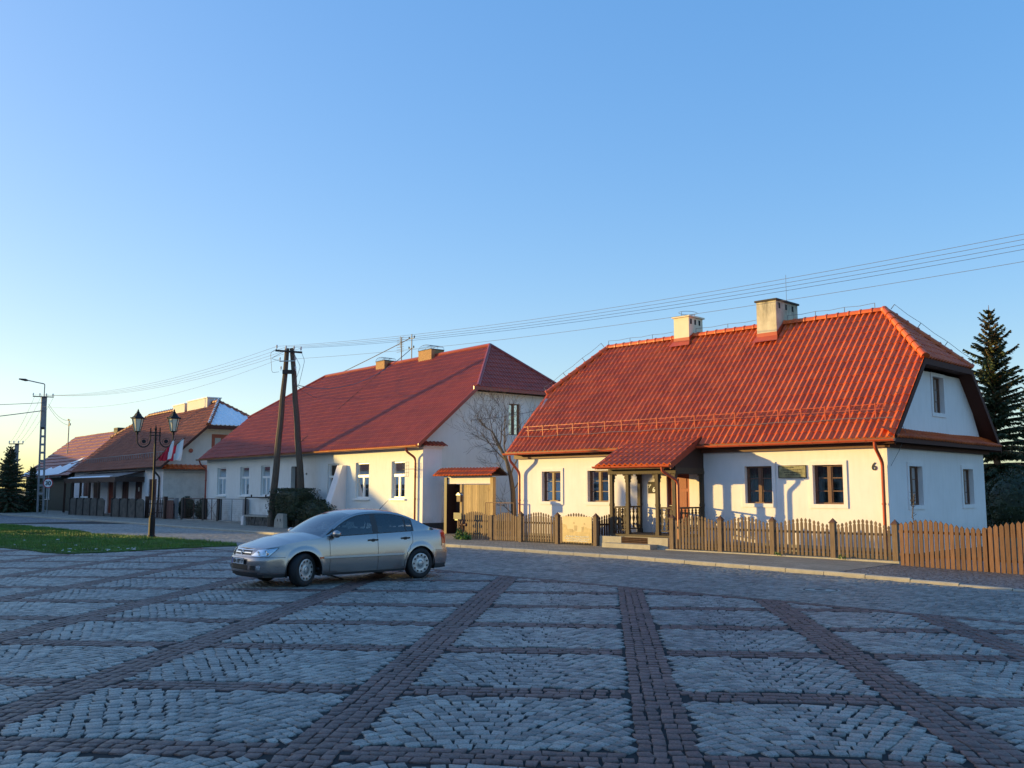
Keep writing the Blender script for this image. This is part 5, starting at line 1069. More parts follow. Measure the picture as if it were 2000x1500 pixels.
for i, (tip, h, red_at, lb) in enumerate((((-13.03, LY - .05, 3.80), .62, .66, 'left of two draped red and white flags on the lamp post'), ((-12.72, LY + .12, 3.86), .78, .60, 'right of two draped red and white flags on the lamp post'))):
    root = Vector((LX - .02, LY, 2.98)); tp = Vector(tip); fl_ = T('flag', lb, 'flag', W, tuple(root), group='flags on the lamp post')
    mb = MB(); mb.tube([root, tp + (tp - root) * .03], .014, 6); fl_.part('flagpole', mb, 'iron')
    nu, nv = 18, 12; rows = []
    for j in range(nv + 1):
        v = j / nv; row = []
        for k in range(nu + 1):
            u = k / nu; b = root.lerp(tp, .12 + .88 * u); drop = h * (.40 + .80 * u)
            zz = b.z - drop * v; zz = max(zz, 2.99 + .03 * math.sin(k)); row.append((b.x - .18 * v * u + .03 * math.sin(v * 3 + k * .3), b.y + .05 * math.sin(k * 1.05 + v * 1.5) * (.3 + v), zz))
        rows.append(row)
    mb.grid(rows); mb = MB(); mb.grid(rows, mf=lambda a, b_, r=red_at: 1 if (b_ / nu - .0 * a) > r + .12 * (1 - a / nv) else 0); fl_.part('cloth', mb, ['red', 'whitecloth'], smooth=True)
def wire(p, q, sag, r=.006, label=None, group=None, n=24, name='power_line'):
    p, q = Vector(p), Vector(q); mb = MB(); mb.tube([p.lerp(q, i / n) - Vector((0, 0, sag * 4 * (i / n) * (1 - i / n))) for i in range(n + 1)], r, 4, cap=False)
    return solo(name, label, 'cable', mb, 'wire', W, tuple(p), group)
ORD = ('topmost', 'second highest', 'third', 'lowest'); OR2 = ('leftmost', 'second from left', 'third from left', 'rightmost')
RP = Vector((17.5, 17.8, 0))                                       # next pole of the line stands outside the frame
for i, (x, zr) in enumerate(((-11.66, 9.02), (-11.2, 8.86), (-10.8, 8.70), (-10.46, 8.62))):
    e = Vector((17.5 + (i - 1.5) * .2, 17.6 + (i - 1.5) * .2, 8.12 + (1.5 - i) * .06))
    wire((x, 46.16, 8.93 - .03 * i), e, .62, label=ORD[i] + ' of four thin parallel wires from the timber pole to the right edge', group='four upper wires to the right')
    wire((x, 46.16, 8.93 - .03 * i), (-36.5 + .5 * i, 71.7, 9.1 - .02 * i), .75, r=.007, label=ORD[i] + ' of four thin wires from the timber pole to the street lamp pole', group='four wires to the street lamp pole')
    wire((-36.5 + .5 * i, 71.7, 9.1), (-42.7 + .37 * i, 80.2, 5.9), .3, r=.008, label=OR2[i] + ' of four faint wires dropping to the shorter concrete pole', group='wires between the two concrete poles')
wire((-10.72, 46.14, 8.3), (17.9, 17.4, 7.62), .5, label='single lower wire running to the right edge below the four'); wire((-11.48, 46.14, 8.3), (-35.9, 71.7, 8.2), .9, label='single lower wire between the timber pole and the street lamp pole')
mp_ = B.w(-9.3, 5.5, 10.0); wire((-10.6, 46.2, 6.95), B.w(-15.4, 3.2, 7.1), .08, .02, 'dark service cable from the timber pole down to the maroon roof'); wire(B.w(-16.6, 5.5, 8.85), mp_, .02, .025, 'thick stay cable climbing from the maroon ridge to the wire mast')
wire((-10.6, 46.2, 7.0), B.w(-9.1, 5.5, 9.45), .9, .018, 'dark service cable sagging from the timber pole toward the wire mast')
wire((-35.8, 71.8, 8.5), (-60, 76, 8.9), .3, .02, 'level wire from the street lamp pole to the left edge'); wire((-35.8, 71.8, 7.9), (-52, 66, 5.6), .2, .03, 'thick cable sloping down from the street lamp pole to the left edge')
wire((-35.5, 71.8, 8.4), D.w(-8.4, 2.2, 8.6), .35, .014, 'upper faint wire to the mast on the red roof'); wire((-35.5, 71.8, 8.2), D.w(-7.8, 2.2, 8.1), .35, .014, 'lower faint wire to the mast on the red roof')
wire(B.w(0, 2.6, 4.9), B.w(1.5, 9.5, 6.6), .25, .012, 'thin dark cable across the gable wall behind the bare tree')
mhc = T('manhole_cover', 'dark round manhole cover in the road before the right fence', 'manhole cover', W, (5.72, 17.78, 0)); mb = MB(); mb.lathe([(.36, -.02), (.36, .006), (.34, .008)], (5.72, 17.78, 0), 28); mhc.part('rim', mb, 'concrete'); mb = MB(); mb.lathe([(.31, 0), (.31, .012), (.28, .012), (.28, .007), (.1, .007), (.1, .012), (.0, .012)], (5.72, 17.78, 0), 28); mhc.part('lid', mb, 'darkcap')

# ------------------------------------------------------------------ trees
def bare_tree():
    t = T('bare_tree', 'leafless tree with fine spreading twigs between the two big houses', 'tree', A, (-26.36, 26.5, 0)); tr = MB(); cr = MB(); rs = random.Random(5)
    def grow(mb, p, d, L, r, depth, bend_=.12):
        n = 6; pts = [p]; rr = [r]
        for i in range(n):
            d = (d + Vector((rs.gauss(0, bend_), rs.gauss(0, bend_), rs.gauss(.03, bend_ * .7)))).normalized(); p = p + d * (L / n); pts.append(p); rr.append(r * (1 - .75 * (i + 1) / n))
            if depth > 0 and i >= 1:
                for _ in range(2 if depth > 1 else rs.choice((1, 2))):
                    ax = Vector((rs.gauss(0, 1), rs.gauss(0, 1), rs.gauss(0, 1))).cross(d).normalized(); a = rs.uniform(.45, .95)
                    nd = (d * math.cos(a) + ax * math.sin(a)); nd.z += .12
                    grow(mb, p, nd.normalized(), L * rs.uniform(.42, .62), rr[-1] * .7, depth - 1)
        mb.tube(pts, [max(.004, q) for q in rr], 5 if r > .02 else 3, cap=False)
    trunk = [(-26.36, 26.5, 0), (-26.40, 26.5, .9), (-26.45, 26.5, 1.8), (-26.6, 26.52, 2.4), (-26.85, 26.55, 3.0), (-27.2, 26.5, 3.6), (-27.55, 26.5, 4.1)]
    tr.tube(trunk, [.13, .11, .095, .085, .07, .055, .04], 8)
    V_ = lambda *a: Vector(a)
    for i, (p, d, L, r) in enumerate(((trunk[6], V_(-.8, 0, .9), 1.9, .035), (trunk[6], V_(-.1, -.2, 1), 1.7, .03), (trunk[4], V_(-1, .1, .75), 2.6, .045), (trunk[3], V_(.55, .1, 1), 2.9, .05), (trunk[4], V_(.3, -.3, 1.1), 2.9, .045), (trunk[5], V_(-1, -.4, .25), 2.0, .03),
                                      (trunk[3], V_(-1, .2, .35), 2.2, .035), (trunk[2], V_(.4, .4, 1), 2.4, .035), (trunk[1], V_(-1, -.1, .75), 1.5, .03), (trunk[5], V_(.2, .3, 1.1), 2.3, .04), (trunk[4], V_(-.6, -.1, .8), 2.4, .035))):
        grow(cr, Vector(p), d.normalized(), L * .70, r * .75, 2)
    t.part('trunk', tr, 'bark', smooth=True); t.part('crown', cr, 'bark')
bare_tree()
def spruce(label, x, y, h, rmax, seed, levels=34, dens=7, sparse=.12, name='spruce_tree', z0=.6, mats=('needle', 'needleL'), tw=1.0):
    rs = random.Random(seed); t = T(name, label, 'tree', W, (x, y, 0)); tr = MB()
    tr.tube([(x + .05 * math.sin(i * .9), y, h * i / 12) for i in range(13)], [.22 * (1 - i / 12.6) * h / 10 for i in range(13)], 8); cr = MB(); br = MB()
    for l in range(levels):
        u = (l + rs.random() * .6) / levels; z = z0 + (h - z0) * u; R_ = rmax * (1 - u) ** .78 * rs.uniform(.75, 1.12) + .10; nb = max(4, int(dens * (1 - u * .3)))
        ph = rs.random() * 6.28
        for k in range(nb):
            if rs.random() < sparse: continue
            a = ph + 6.283 * k / nb + rs.gauss(0, .2); L = R_ * rs.uniform(.6, 1.15); up = .15 + .55 * u; pts = []
            for i in range(7):
                s = i / 6; pts.append(Vector((x + math.cos(a) * L * s, y + math.sin(a) * L * s, z + L * (up * s - .75 * s * s * (1 - u) + .18 * s ** 3))))
            br.tube(pts, [.028 * (1 - i / 6.5) + .004 for i in range(7)], 4, cap=False)
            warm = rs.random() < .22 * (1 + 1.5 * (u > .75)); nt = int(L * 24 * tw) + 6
            for q in range(nt):
                s = (q + rs.random()) / nt; i = min(5, int(s * 6)); f = s * 6 - i; p = pts[i].lerp(pts[i + 1], f); dd = (pts[i + 1] - pts[i]).normalized()
                side = Vector((-math.sin(a), math.cos(a), 0)) * rs.choice((-1, 1)); ln = rs.uniform(.12, .34) * (1.15 - .5 * s) * (1 if L > .5 else .6)
                for m_ in range(2):
                    d = (side * rs.uniform(.2, .9) + dd * rs.uniform(.2, .9) + Vector((0, 0, -rs.uniform(.25, 1.1) * (1 - u * .6)))).normalized(); w = d.cross(Vector((rs.gauss(0, 1), rs.gauss(0, 1), rs.gauss(0, 1)))).normalized() * rs.uniform(.022, .042)
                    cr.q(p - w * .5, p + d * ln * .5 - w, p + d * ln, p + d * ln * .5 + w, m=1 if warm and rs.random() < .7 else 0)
    for z in np.arange(h - .05, h - .6, -.18):
        for k in range(5): a = 6.28 * k / 5 + z; cr.tube([(x, y, z - .1), (x + .22 * math.cos(a) * (h - z + .15), y + .22 * math.sin(a) * (h - z + .15), z + .04)], .012, 3)
    tr.tube([(x, y, h - .2), (x, y, h + .28)], [.03, .008], 5)
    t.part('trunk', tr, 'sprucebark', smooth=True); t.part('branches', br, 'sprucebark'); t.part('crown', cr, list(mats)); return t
spruce('tall thin drooping spruce behind the gable end of the orange roofed house', 21.6, 42, 9.9, 2.7, 3, levels=40, dens=8, sparse=.08, tw=2.8)
spruce('dark bushy conifer at the right edge, right of the tall spruce', 25.2, 45, 7.4, 2.3, 9, levels=34, dens=9, sparse=.02, name='conifer_tree', z0=.2, mats=('needle', 'needle'), tw=1.3)
for i, (x, y, h, r_, lb) in enumerate(((-39.9, 75, 4.7, 1.5, 'pointed dark conifer nearest the left edge, beside the shorter concrete pole'), (-41.3, 78, 5.2, 1.6, 'taller dark conifer behind the first one at the left edge'), (-43.6, 82, 5.6, 2.0, 'dark conifer farthest left behind the others'), (-39.0, 77, 3.7, 1.1, 'small dark conifer right of the shorter concrete pole'))):
    spruce(lb, x, y, h, r_, 20 + i, levels=24, dens=9, sparse=.0, name='conifer_tree', z0=.1, mats=('needle', 'needle'), tw=1.2)
shrub('garden_shrub', 'dark shrub at the left edge, under the conifers', 'shrub', (-44.5, 75.0, .7), 2.2, 1.2, .95, 2600, .2, fr=W); shrub('garden_shrub', 'dark shrub filling the gap before the green boarded cottage', 'shrub', (-40.6, 76.5, .6), 1.7, 1.0, .85, 2000, .2, fr=W)
shrub('garden_bush', 'dark bush behind the tall picket fence at the foot of the spruce', 'shrub', (20.4, 38.0, 1.2), 1.5, 1.3, 1.5, 4000, .13, fr=W); shrub('garden_bush', 'brownish bush at the right edge behind the tall picket fence', 'shrub', (22.4, 37.0, 1.0), 1.7, 1.2, 1.4, 4000, .13, fr=W, mat=M('brown_autumn_leaf', (.09, .065, .025), .7, .5, 3))

# ------------------------------------------------------------------ houses on the other side of the square (they throw the long shadows)
def plain_house(label, fr, x0, x1, hw, ez, rz, hip0=0, hip1=0, n=6, group='houses across the square'):
    t = T('terrace_house', label, 'house', fr, ((x0 + x1) / 2, 0, 0), group); fw = lambda a, d, z: (a, -hw - d, z)
    wins = [(x0 + (x1 - x0) * (i + .35) / n, x0 + (x1 - x0) * (i + .35) / n + 1.1, 1.0, 2.4) for i in range(n)]
    mb = MB(); wall(mb, [(x0, -.1), (x1, -.1), (x1, ez), (x0, ez)], wins, fw, .15); wall(mb, [(-x1, -.1), (-x0, -.1), (-x0, ez), (-x1, ez)], [(-b, -a, c, d) for a, b, c, d in wins], lambda a, d, z: (-a, hw + d, z), .15)
    for x, hp in ((x0, hip0), (x1, hip1)):
        if hp: mb.q((x, -hw, -.1), (x, hw, -.1), (x, hw, ez), (x, -hw, ez))
        else: mb.q((x, -hw, -.1), (x, hw, -.1), (x, hw, ez), (x, 0, rz - .05), (x, -hw, ez))
    t.part('wall', mb, 'whiteB'); mb = MB(); o = .35; a, b = x0 - o, x1 + o; ra, rb = x0 - o + hip0, x1 + o - hip1; k = (rz - ez) / hw; ze = ez - o * k
    mb.q((a, -hw - o, ze), (b, -hw - o, ze), (rb, 0, rz), (ra, 0, rz)); mb.q((a, hw + o, ze), (b, hw + o, ze), (rb, 0, rz), (ra, 0, rz))
    if hip0: mb.q((a, -hw - o, ze), (a, hw + o, ze), (ra, 0, rz))
    if hip1: mb.q((b, -hw - o, ze), (b, hw + o, ze), (rb, 0, rz))
    t.part('roof', mb, M('plain_red_roof', (.24, .06, .04), .6, .2))
    for s, side in (((lambda a, d, z: (a, -hw - d, z)), 0), ((lambda a, d, z: (a, hw + d, z)), 1)):
        for a, b, c, d in wins: f = MB(); f.box(a, b, -.12, -.10, c, d, mp=s); w_ = t.part('window', f, 'dark'); f = MB(); f.box((a + b) / 2 - .03, (a + b) / 2 + .03, -.1, -.07, c, d, mp=s); f.box(a, b, -.1, -.08, (c + d) / 2 + .2, (c + d) / 2 + .26, mp=s); t.part('frame', f, 'pvc', w_)
FS = Fr(-52, -60.7, 46.5); plain_house('long low terrace house along the left side of the square, out of frame', FS, 0, 36, 4.4, 3.1, 6.05, n=12); plain_house('second low terrace house nearer the camera, out of frame', FS, 36.3, 84, 4.4, 3.2, 6.15, n=14)
FN2 = Fr(74.8, -84 * .966 + .262 * 66, 84 * .262 + .966 * 66); plain_house('unseen low house added to shade the green boarded cottage, out of frame', FN2, 0, 15.5, 3.8, 3.4, 6.9, n=4)  # unseen house added to keep sun off the green boarded cottage
FN = Fr(74.8, -72.45 + .262 * 35, 19.65 + .966 * 35); plain_house('hip roofed house beyond the far left edge of the square', FN, 0, 33, 4.8, 4.2, 9.2, hip0=7.5, hip1=0, n=9)

# ------------------------------------------------------------------ silver saloon car
CARP = M('silver_beige_car_paint', (.40, .355, .34), .27, .03, 2, metal=.88, coat=.5)
WSG = glassmat('windscreen_glass', (.40, .48, .50), .24); CARG = glassmat('car_glass', (.50, .58, .60), .07)
MA['tyre'] = M('tyre_rubber', (.016, .016, .017), .75, .2, 20); MA['hub'] = M('silver_wheel_cover', (.50, .50, .50), .35, .05, metal=.5); MA['chrome'] = M('chrome_trim', (.72, .72, .72), .12, .02, metal=1); MA['lens'] = glassmat('clear_lamp_lens', (.85, .88, .9), .12)
MA['redlens'] = M('red_lamp_lens', (.55, .015, .012), .15, .05, coat=.6); MA['orangelens'] = M('orange_lamp_lens', (.75, .13, .02), .2, .05); MA['seat'] = M('dark_seat_cloth', (.045, .045, .05), .9, .2); MA['reflector'] = M('lamp_reflector', (.75, .77, .8), .15, .02, metal=.9); MA['eublue'] = M('plate_blue', (.02, .06, .35), .4, .05)
MA['undertrim'] = M('dark_grey_bumper_plastic', (.045, .045, .048), .6, .1)
def car():
    cf = Fr(220.05, -3.527, 19.95); t = T('saloon_car', 'silver grey four door saloon car parked on the cobbled square', 'car', cf, (0, 0, 0))
    key = [(2.298, 0), (2.29, .22), (2.262, .42), (2.20, .58), (2.09, .70), (1.92, .79), (1.65, .855), (1.35, .885), (.9, .897), (.2, .90), (-.5, .90), (-1.0, .895), (-1.4, .88), (-1.75, .845), (-2.0, .79), (-2.16, .70), (-2.24, .55), (-2.28, .35), (-2.298, 0)]
    K = [Vector((a, b, 0)) for a, b in key]; K = [Vector((K[1].x, -K[1].y, 0))] + K + [Vector((K[-2].x, -K[-2].y, 0))]; O = []
    for i in range(1, len(K) - 2):
        n = max(3, int((K[i + 1] - K[i]).length / .035))
        for j in range(n):
            u = j / n; p0, p1, p2, p3 = K[i - 1:i + 3]; O.append(.5 * ((2 * p1) + (p2 - p0) * u + (2 * p0 - 5 * p1 + 4 * p2 - p3) * u * u + (3 * p1 - 3 * p2 + p3 - p0) * u ** 3))
    O.append(K[-2]); n = len(O); NR = []
    for i in range(n):
        d = (O[min(n - 1, i + 1)] - O[max(0, i - 1)]).normalized(); NR.append(Vector((-d.y, d.x, 0)) if True else None)
    NR = [v if v.dot(O[i] - Vector((max(-1.2, min(1.2, O[i].x)), 0, 0))) > 0 else -v for i, v in enumerate(NR)]
    NR[0] = Vector((1, 0, 0)); NR[-1] = Vector((-1, 0, 0))
    ip = lambda z, tb: float(np.interp(z, [a for a, _ in tb], [b for _, b in tb]))
    SP = [(.17, .07), (.24, .03), (.40, .006), (.55, 0), (.70, .010), (.80, .022), (.88, .038), (.94, .058), (1.0, .085)]
    FP = [(.17, .12), (.24, .04), (.34, .0), (.50, .004), (.555, .02), (.585, .05), (.60, .066), (.66, .09), (.71, .13), (.75, .19), (.80, .26)]
    RP_ = [(.17, .12), (.26, .04), (.36, 0), (.55, .0), (.60, .02), (.64, .05), (.85, .055), (.93, .07), (1.0, .12)]
    ZT = [(-2.3, .965), (-2.1, .985), (-1.8, 1.0), (-1.5, .995), (-1.0, .98), (0, .95), (.5, .935), (.9, .925), (1.2, .895), (1.6, .835), (1.9, .775), (2.1, .742), (2.3, .725)]
    def fl(i): return float(max(0, NR[i].x)) ** 1.4, float(max(0, -NR[i].x)) ** 1.4
    def S(i, z, off=0.):
        f, r = fl(i); ins = ip(z, SP) * (1 - f - r) + ip(z, FP) * f + ip(z, RP_) * r
        x = O[i].x
        for wx in (1.35, -1.35):                                    # flared arch lips
            dd = math.hypot(x - wx, z - .316)
            if .36 < dd < .46 and z > .2 and f + r < .3: ins -= .016 * math.sin((dd - .36) / .10 * math.pi / 2 + math.pi / 2)
        p = O[i] - NR[i] * (ins - off); return Vector((p.x, p.y, z))
    def zlo(i):
        x = O[i].x; z = .19 if abs(x) > 1.7 else .185
        for wx in (1.35, -1.35):
            if abs(x - wx) < .365 and NR[i].y > .5: z = max(z, .316 + math.sqrt(.365 ** 2 - (x - wx) ** 2))
        return z
    def zhi(i): return ip(O[i].x, sorted(ZT))
    def idx(x, ymin=.5): return min((j for j in range(n) if O[j].y > ymin), key=lambda j: abs(O[j].x - x))
    def idy(y, front=True): return min((j for j in range(n) if (O[j].x > 0) == front), key=lambda j: abs(O[j].y - y) + (0 if O[j].y < .72 else 9))
    mir = lambda v, s: Vector((v.x, v.y * s, v.z))
    M_ = 16; parts = {}
    def add(key_, pts, m=0): parts.setdefault(key_, MB()).q(*pts, m=m)
    for s in (1, -1):
        for i in range(n - 1):
            for j in range(M_):
                def P(a, b):
                    z = zlo(a) + (zhi(a) - zlo(a)) * b / M_; return mir(S(a, z), s)
                xm = (O[i].x + O[i + 1].x) / 2; zm = (zlo(i) + zlo(i + 1)) / 2 * (1 - (j + .5) / M_) + (zhi(i) + zhi(i + 1)) / 2 * (j + .5) / M_
                k_ = 'body'
                if .255 < zm:
                    if -.30 < xm < .80: k_ = 'front%d' % s
                    elif -1.16 + .35 * max(0, .62 - zm) * 2.2 < xm <= -.30: k_ = 'rear%d' % s
                m = 1 if zm < (.275 if abs(xm) > 1.72 else .235) else 0
                add(k_, (P(i, j), P(i + 1, j), P(i + 1, j + 1), P(i, j + 1)), m)
    bd_ = parts['body']; CN = 10
    def top(i, x_in, crown):
        p = S(i, zhi(i)); return [Vector((p.x + crown * .0 + (x_in if True else 0) * (1 - (k / CN) ** 2), p.y * k / CN, p.z + crown * (1 - (k / CN) ** 2.2))) for k in range(-CN, CN + 1)] if False else [Vector((p.x + x_in * (1 - abs(k / CN) ** 2), p.y * k / CN, p.z + crown * (1 - abs(k / CN) ** 2.4))) for k in range(-CN, CN + 1)]
    hood = MB(); rows = [top(i, 0.02 + .16 * max(0, min(1, (1.5 - O[i].x) / .5)), .015 + .075 * min(1, max(0, (2.28 - O[i].x) / .7))) for i in range(n) if O[i].x > .86]; hood.grid(rows)
    trunk = MB(); rows = [top(i, -.05, .02 + .035 * min(1, max(0, (2.3 + O[i].x) / .5))) for i in range(n) if O[i].x < -1.60]; trunk.grid(rows)
    # cabin
    ST = [(.95, .93, .825), (.78, 1.045, .79), (.58, 1.175, .735), (.38, 1.28, .685), (.18, 1.352, .65), (0, 1.385, .632), (-.22, 1.402, .622), (-.5, 1.402, .62), (-.8, 1.378, .625), (-1.0, 1.34, .637), (-1.2, 1.272, .66), (-1.4, 1.185, .70), (-1.58, 1.09, .75), (-1.74, 1.02, .80)]
    xs_ = np.linspace(.95, -1.74, 62); X_ = [a for a, _, _ in ST][::-1]
    zr = lambda x: float(np.interp(x, X_, [b for _, b, _ in ST][::-1])); yr = lambda x: float(np.interp(x, X_, [c for _, _, c in ST][::-1]))
    def sm(f, x): return (f(x - .07) + f(x) + f(x + .07)) / 3 if -1.65 < x < .86 else f(x)
    cab = MB(); gl = {}
    for s in (1, -1):
        cols = []
        for x in xs_:
            i = idx(x); b = S(i, zhi(i)); b = Vector((x, b.y, b.z)); rz, ry = sm(zr, x), sm(yr, x); top_ = Vector((x, ry, max(rz, b.z + .001))); h = top_.z - b.z
            d0 = min(.018, h * .2); d1 = min(.055, h * .45); lev = [0, d0, h * .25, h * .5, h * .75, h - d1, h - d1 * .72, h - d1 * .35, h]
            lev = [0, d0] + [d0 + (h - d1 - d0) * q for q in (.25, .5, .75, 1)] + [h - d1 * .6, h - d1 * .25, h]
            cols.append([mir(Vector((x, b.y + (top_.y - b.y) * (l / h if h > .002 else 1) ** 1.25, b.z + l)), s) for l in lev])
        for i in range(len(xs_) - 1):
            xm = (xs_[i] + xs_[i + 1]) / 2
            for j in range(8):
                pts = (cols[i][j], cols[i + 1][j], cols[i + 1][j + 1], cols[i][j + 1]); glass = 1 <= j <= 4 and -1.17 < xm < .72
                pill = -.345 < xm < -.21 or (-1.02 < xm < -.985)
                if glass and not pill: gl.setdefault(('side_window', s, 0 if xm > -.27 else (1 if xm > -1.0 else 2)), MB()).q(*pts)
                elif (1 <= j <= 4 and (pill or -1.2 < xm <= -1.17)) or (j in (0, 5) and -1.2 < xm < .86): cab.q(*pts, m=1)
                else: cab.q(*pts, m=0)
    TN = 14
    def trow(x):
        rz, ry = sm(zr, x), sm(yr, x); i = idx(x); rz = max(rz, S(i, zhi(i)).z + .001); f = max(0, min(1, (x - .05) / .9)); r = max(0, min(1, (-.85 - x) / .85))
        out = []
        for k in range(-TN, TN + 1):
            u = abs(k) / TN; xx = x + (.05 + .17 * f) * (1 - u ** 2) * min(1, f * 3) - .12 * r * (1 - u ** 2); out.append(Vector((xx, ry * k / TN, rz + (.045 + .012 * (1 - f) * (1 - r)) * (1 - u ** 2.3))))
        return out
    rows = [trow(x) for x in xs_]
    for i in range(len(xs_) - 1):
        xm = (xs_[i] + xs_[i + 1]) / 2
        for j in range(2 * TN):
            pts = (rows[i][j], rows[i][j + 1], rows[i + 1][j + 1], rows[i + 1][j]); e = 1 <= j < 2 * TN - 1
            if e and .21 < xm < .93: gl.setdefault(('windscreen', 0, 0), MB()).q(*pts)
            elif e and -1.66 < xm < -1.0: gl.setdefault(('rear_window', 0, 0), MB()).q(*pts)
            else: cab.q(*pts, m=1 if (xm >= .93 or -1.0 < xm < -.96 or xm < -1.66 and False) else 0)
    def weld(o, angle=None):
        import bmesh
        b = bmesh.new(); b.from_mesh(o.data); bmesh.ops.remove_doubles(b, verts=b.verts, dist=.0006); bmesh.ops.recalc_face_normals(b, faces=b.faces); b.to_mesh(o.data); b.free()
        o.data.polygons.foreach_set('use_smooth', [True] * len(o.data.polygons)); o.data.update(); return o
    for mb_ in (): pass
    o0 = len(bd_.v); bd_.arrays(cab.v, cab.f, cab.m); 
    body = weld(t.part('body', bd_, [CARP, 'undertrim'])); weld(t.part('bonnet', hood, CARP)); weld(t.part('boot_lid', trunk, CARP))
    for s in (1, -1):
        for nm in ('front', 'rear'):
            d = weld(t.part('door', parts['%s%d' % (nm, s)], [CARP, 'undertrim'])); xh = -.17 if nm == 'front' else -.97; i = idx(xh); z = .835 if nm == 'front' else .85
            mb = MB(); p = mir(S(i, z, .012), s); mb.lathe([(0, -.03), (.035, -.028), (.045, 0), (.035, .028), (0, .03)], (0, 0, 0), 10); mb.v = [(p.x + a * .9, p.y + b * .25, p.z + c) for a, b, c in mb.v]
            rail(mb, mir(S(idx(xh + .10), z + .006, .018), s), mir(S(idx(xh - .11), z + .006, .018), s), .018, .030); t.part('handle', mb, 'blackp', d)
    for (nm, s, k), mb in gl.items(): weld(t.part(nm, mb, WSG if nm == 'windscreen' else CARG))
    def strip(pts, w, off, mat, name, par=None, s=1, thick=.004):
        mb = MB(); rows = []
        for k, (i, z) in enumerate(pts):
            a, b = pts[max(0, k - 1)], pts[min(len(pts) - 1, k + 1)]; d = (S(b[0], b[1]) - S(a[0], a[1])).normalized(); nn = NR[i]; w_ = nn.cross(d).normalized() * w / 2; c = S(i, z)
            rows.append([mir(c - w_ + nn * .0005, s), mir(c - w_ + nn * off, s), mir(c + w_ + nn * off, s), mir(c + w_ + nn * .0005, s)])
        mb.grid(rows); return t.part(name, mb, mat, par)
    rg = lambda a, b: range(idx(a), idx(b) + 1)
    for s in (1, -1):
        strip([(i, .535) for i in rg(.94, -.29)], .034, .016, 'hub', 'side_moulding', s=s); strip([(i, .535) for i in rg(-.31, -.93)], .034, .016, 'hub', 'side_moulding', s=s)
        strip([(i, .515) for i in rg(.94, -.93)], .006, .012, 'black', 'moulding_shadow_strip', s=s)  # black strip painted in as the shade line under the moulding
        strip([(i, .535) for i in rg(1.03, .95)], .030, .012, 'orangelens', 'side_indicator', s=s)
        for x, z0, z1 in ((.80, .25, .925), (-.30, .25, .955)): i = idx(x); strip([(i, z0 + (z1 - z0) * k / 10) for k in range(11)], .009, .0015, 'black', 'door_gap', s=s)
        pth = [(-1.16, .97), (-1.17, .85), (-1.14, .74), (-1.05, .62), (-.985, .5), (-.95, .4), (-.93, .26)]; strip([(idx(float(np.interp(z, [b for _, b in pth[::-1]], [a for a, _ in pth[::-1]]))), z) for z in np.linspace(.97, .26, 18)], .009, .0015, 'black', 'door_gap', s=s)
        strip([(i, .572) for i in range(idx(2.08, .3), idx(1.70))], .007, .0015, 'black', 'bumper_gap', s=s); strip([(i, .575) for i in range(idx(-1.74), idx(-2.2, .3))], .007, .0015, 'black', 'bumper_gap', s=s)
    strip([(i, .572) for i in range(0, idx(2.08, .3))], .007, .0015, 'black', 'bumper_gap'); strip([(i, .572) for i in range(0, idx(2.08, .3))], .007, .0015, 'black', 'bumper_gap', s=-1)
    # wheels
    for x, s, st in ((1.35, 1, 24), (-1.35, 1, 0), (1.35, -1, 22), (-1.35, -1, 0)):
        w = T('wheel', '', '', cf, (0, 0, 0)); bpy.data.objects.remove(w.o); a = R(st); cx, cy = x, s * .775
        def pl(v, a=a, cx=cx, cy=cy): return (cx + v[0] * math.cos(a) - v[1] * math.sin(a), cy + v[0] * math.sin(a) + v[1] * math.cos(a), .316 + v[2])
        def lat(prof, m=0, nn=36, mb=None):
            mb = mb or MB(); mb.grid([[(r * math.cos(6.28318 * k / nn), y * s, r * math.sin(6.28318 * k / nn)) for k in range(nn)] for r, y in prof], m, close=True); return mb
        ty = lat([(.19, -.10), (.27, -.105), (.303, -.095), (.315, -.07), (.316, 0), (.315, .07), (.303, .095), (.27, .105), (.215, .10), (.205, .085)]); ty.v = [pl(v) for v in ty.v]; wo = t.part('wheel', ty, 'tyre', smooth=True)
        hb = lat([(.208, .088), (.212, .100), (.200, .106), (.135, .092), (.085, .088), (.07, .098), (.0, .102)]); hb.v = [pl(v) for v in hb.v]; t.part('hubcap', hb, 'hub', wo, smooth=True)
        hl = MB()
        for k in range(11):
            b = 6.28318 * k / 11; q = []
            for rr, db in ((.150, -.10), (.188, -.115), (.188, .115), (.150, .10)): q.append((rr * math.cos(b + db), s * (.104 + (.0 if rr < .16 else .003)), rr * math.sin(b + db)))
            hl.q(*[pl(v) for v in q])
        rg_ = []; 
        for rr in (.058, .066): rg_.append([pl((rr * math.cos(6.28318 * k / 24), s * .1045, rr * math.sin(6.28318 * k / 24))) for k in range(24)])
        hl.grid(rg_, close=True); t.part('hubcap_openings', hl, 'black', wo)
        aw = MB(); aw.grid([[(x + r * math.cos(b), s * y, .316 + r * math.sin(b)) for b in np.linspace(-.35, math.pi + .35, 26)] for r, y in ((.372, .875), (.372, .52), (.0, .52))]); t.part('wheel_well', aw, 'black')
    mb = MB(); mb.box(-2.1, 2.1, -.72, .72, .20, .24); t.part('underbody', mb, 'black')
    # front end
    def patch_(i0, i1, z0, z1, off, mat, name, par=None, s=1, both=False, nz=4):
        mb = MB()
        for ss in ((1, -1) if both else (s,)): mb.grid([[mir(S(i, z0 + (z1 - z0) * k / nz, off), ss) for k in range(nz + 1)] for i in range(i0, i1 + 1)])
        return t.part(name, mb, mat, par)
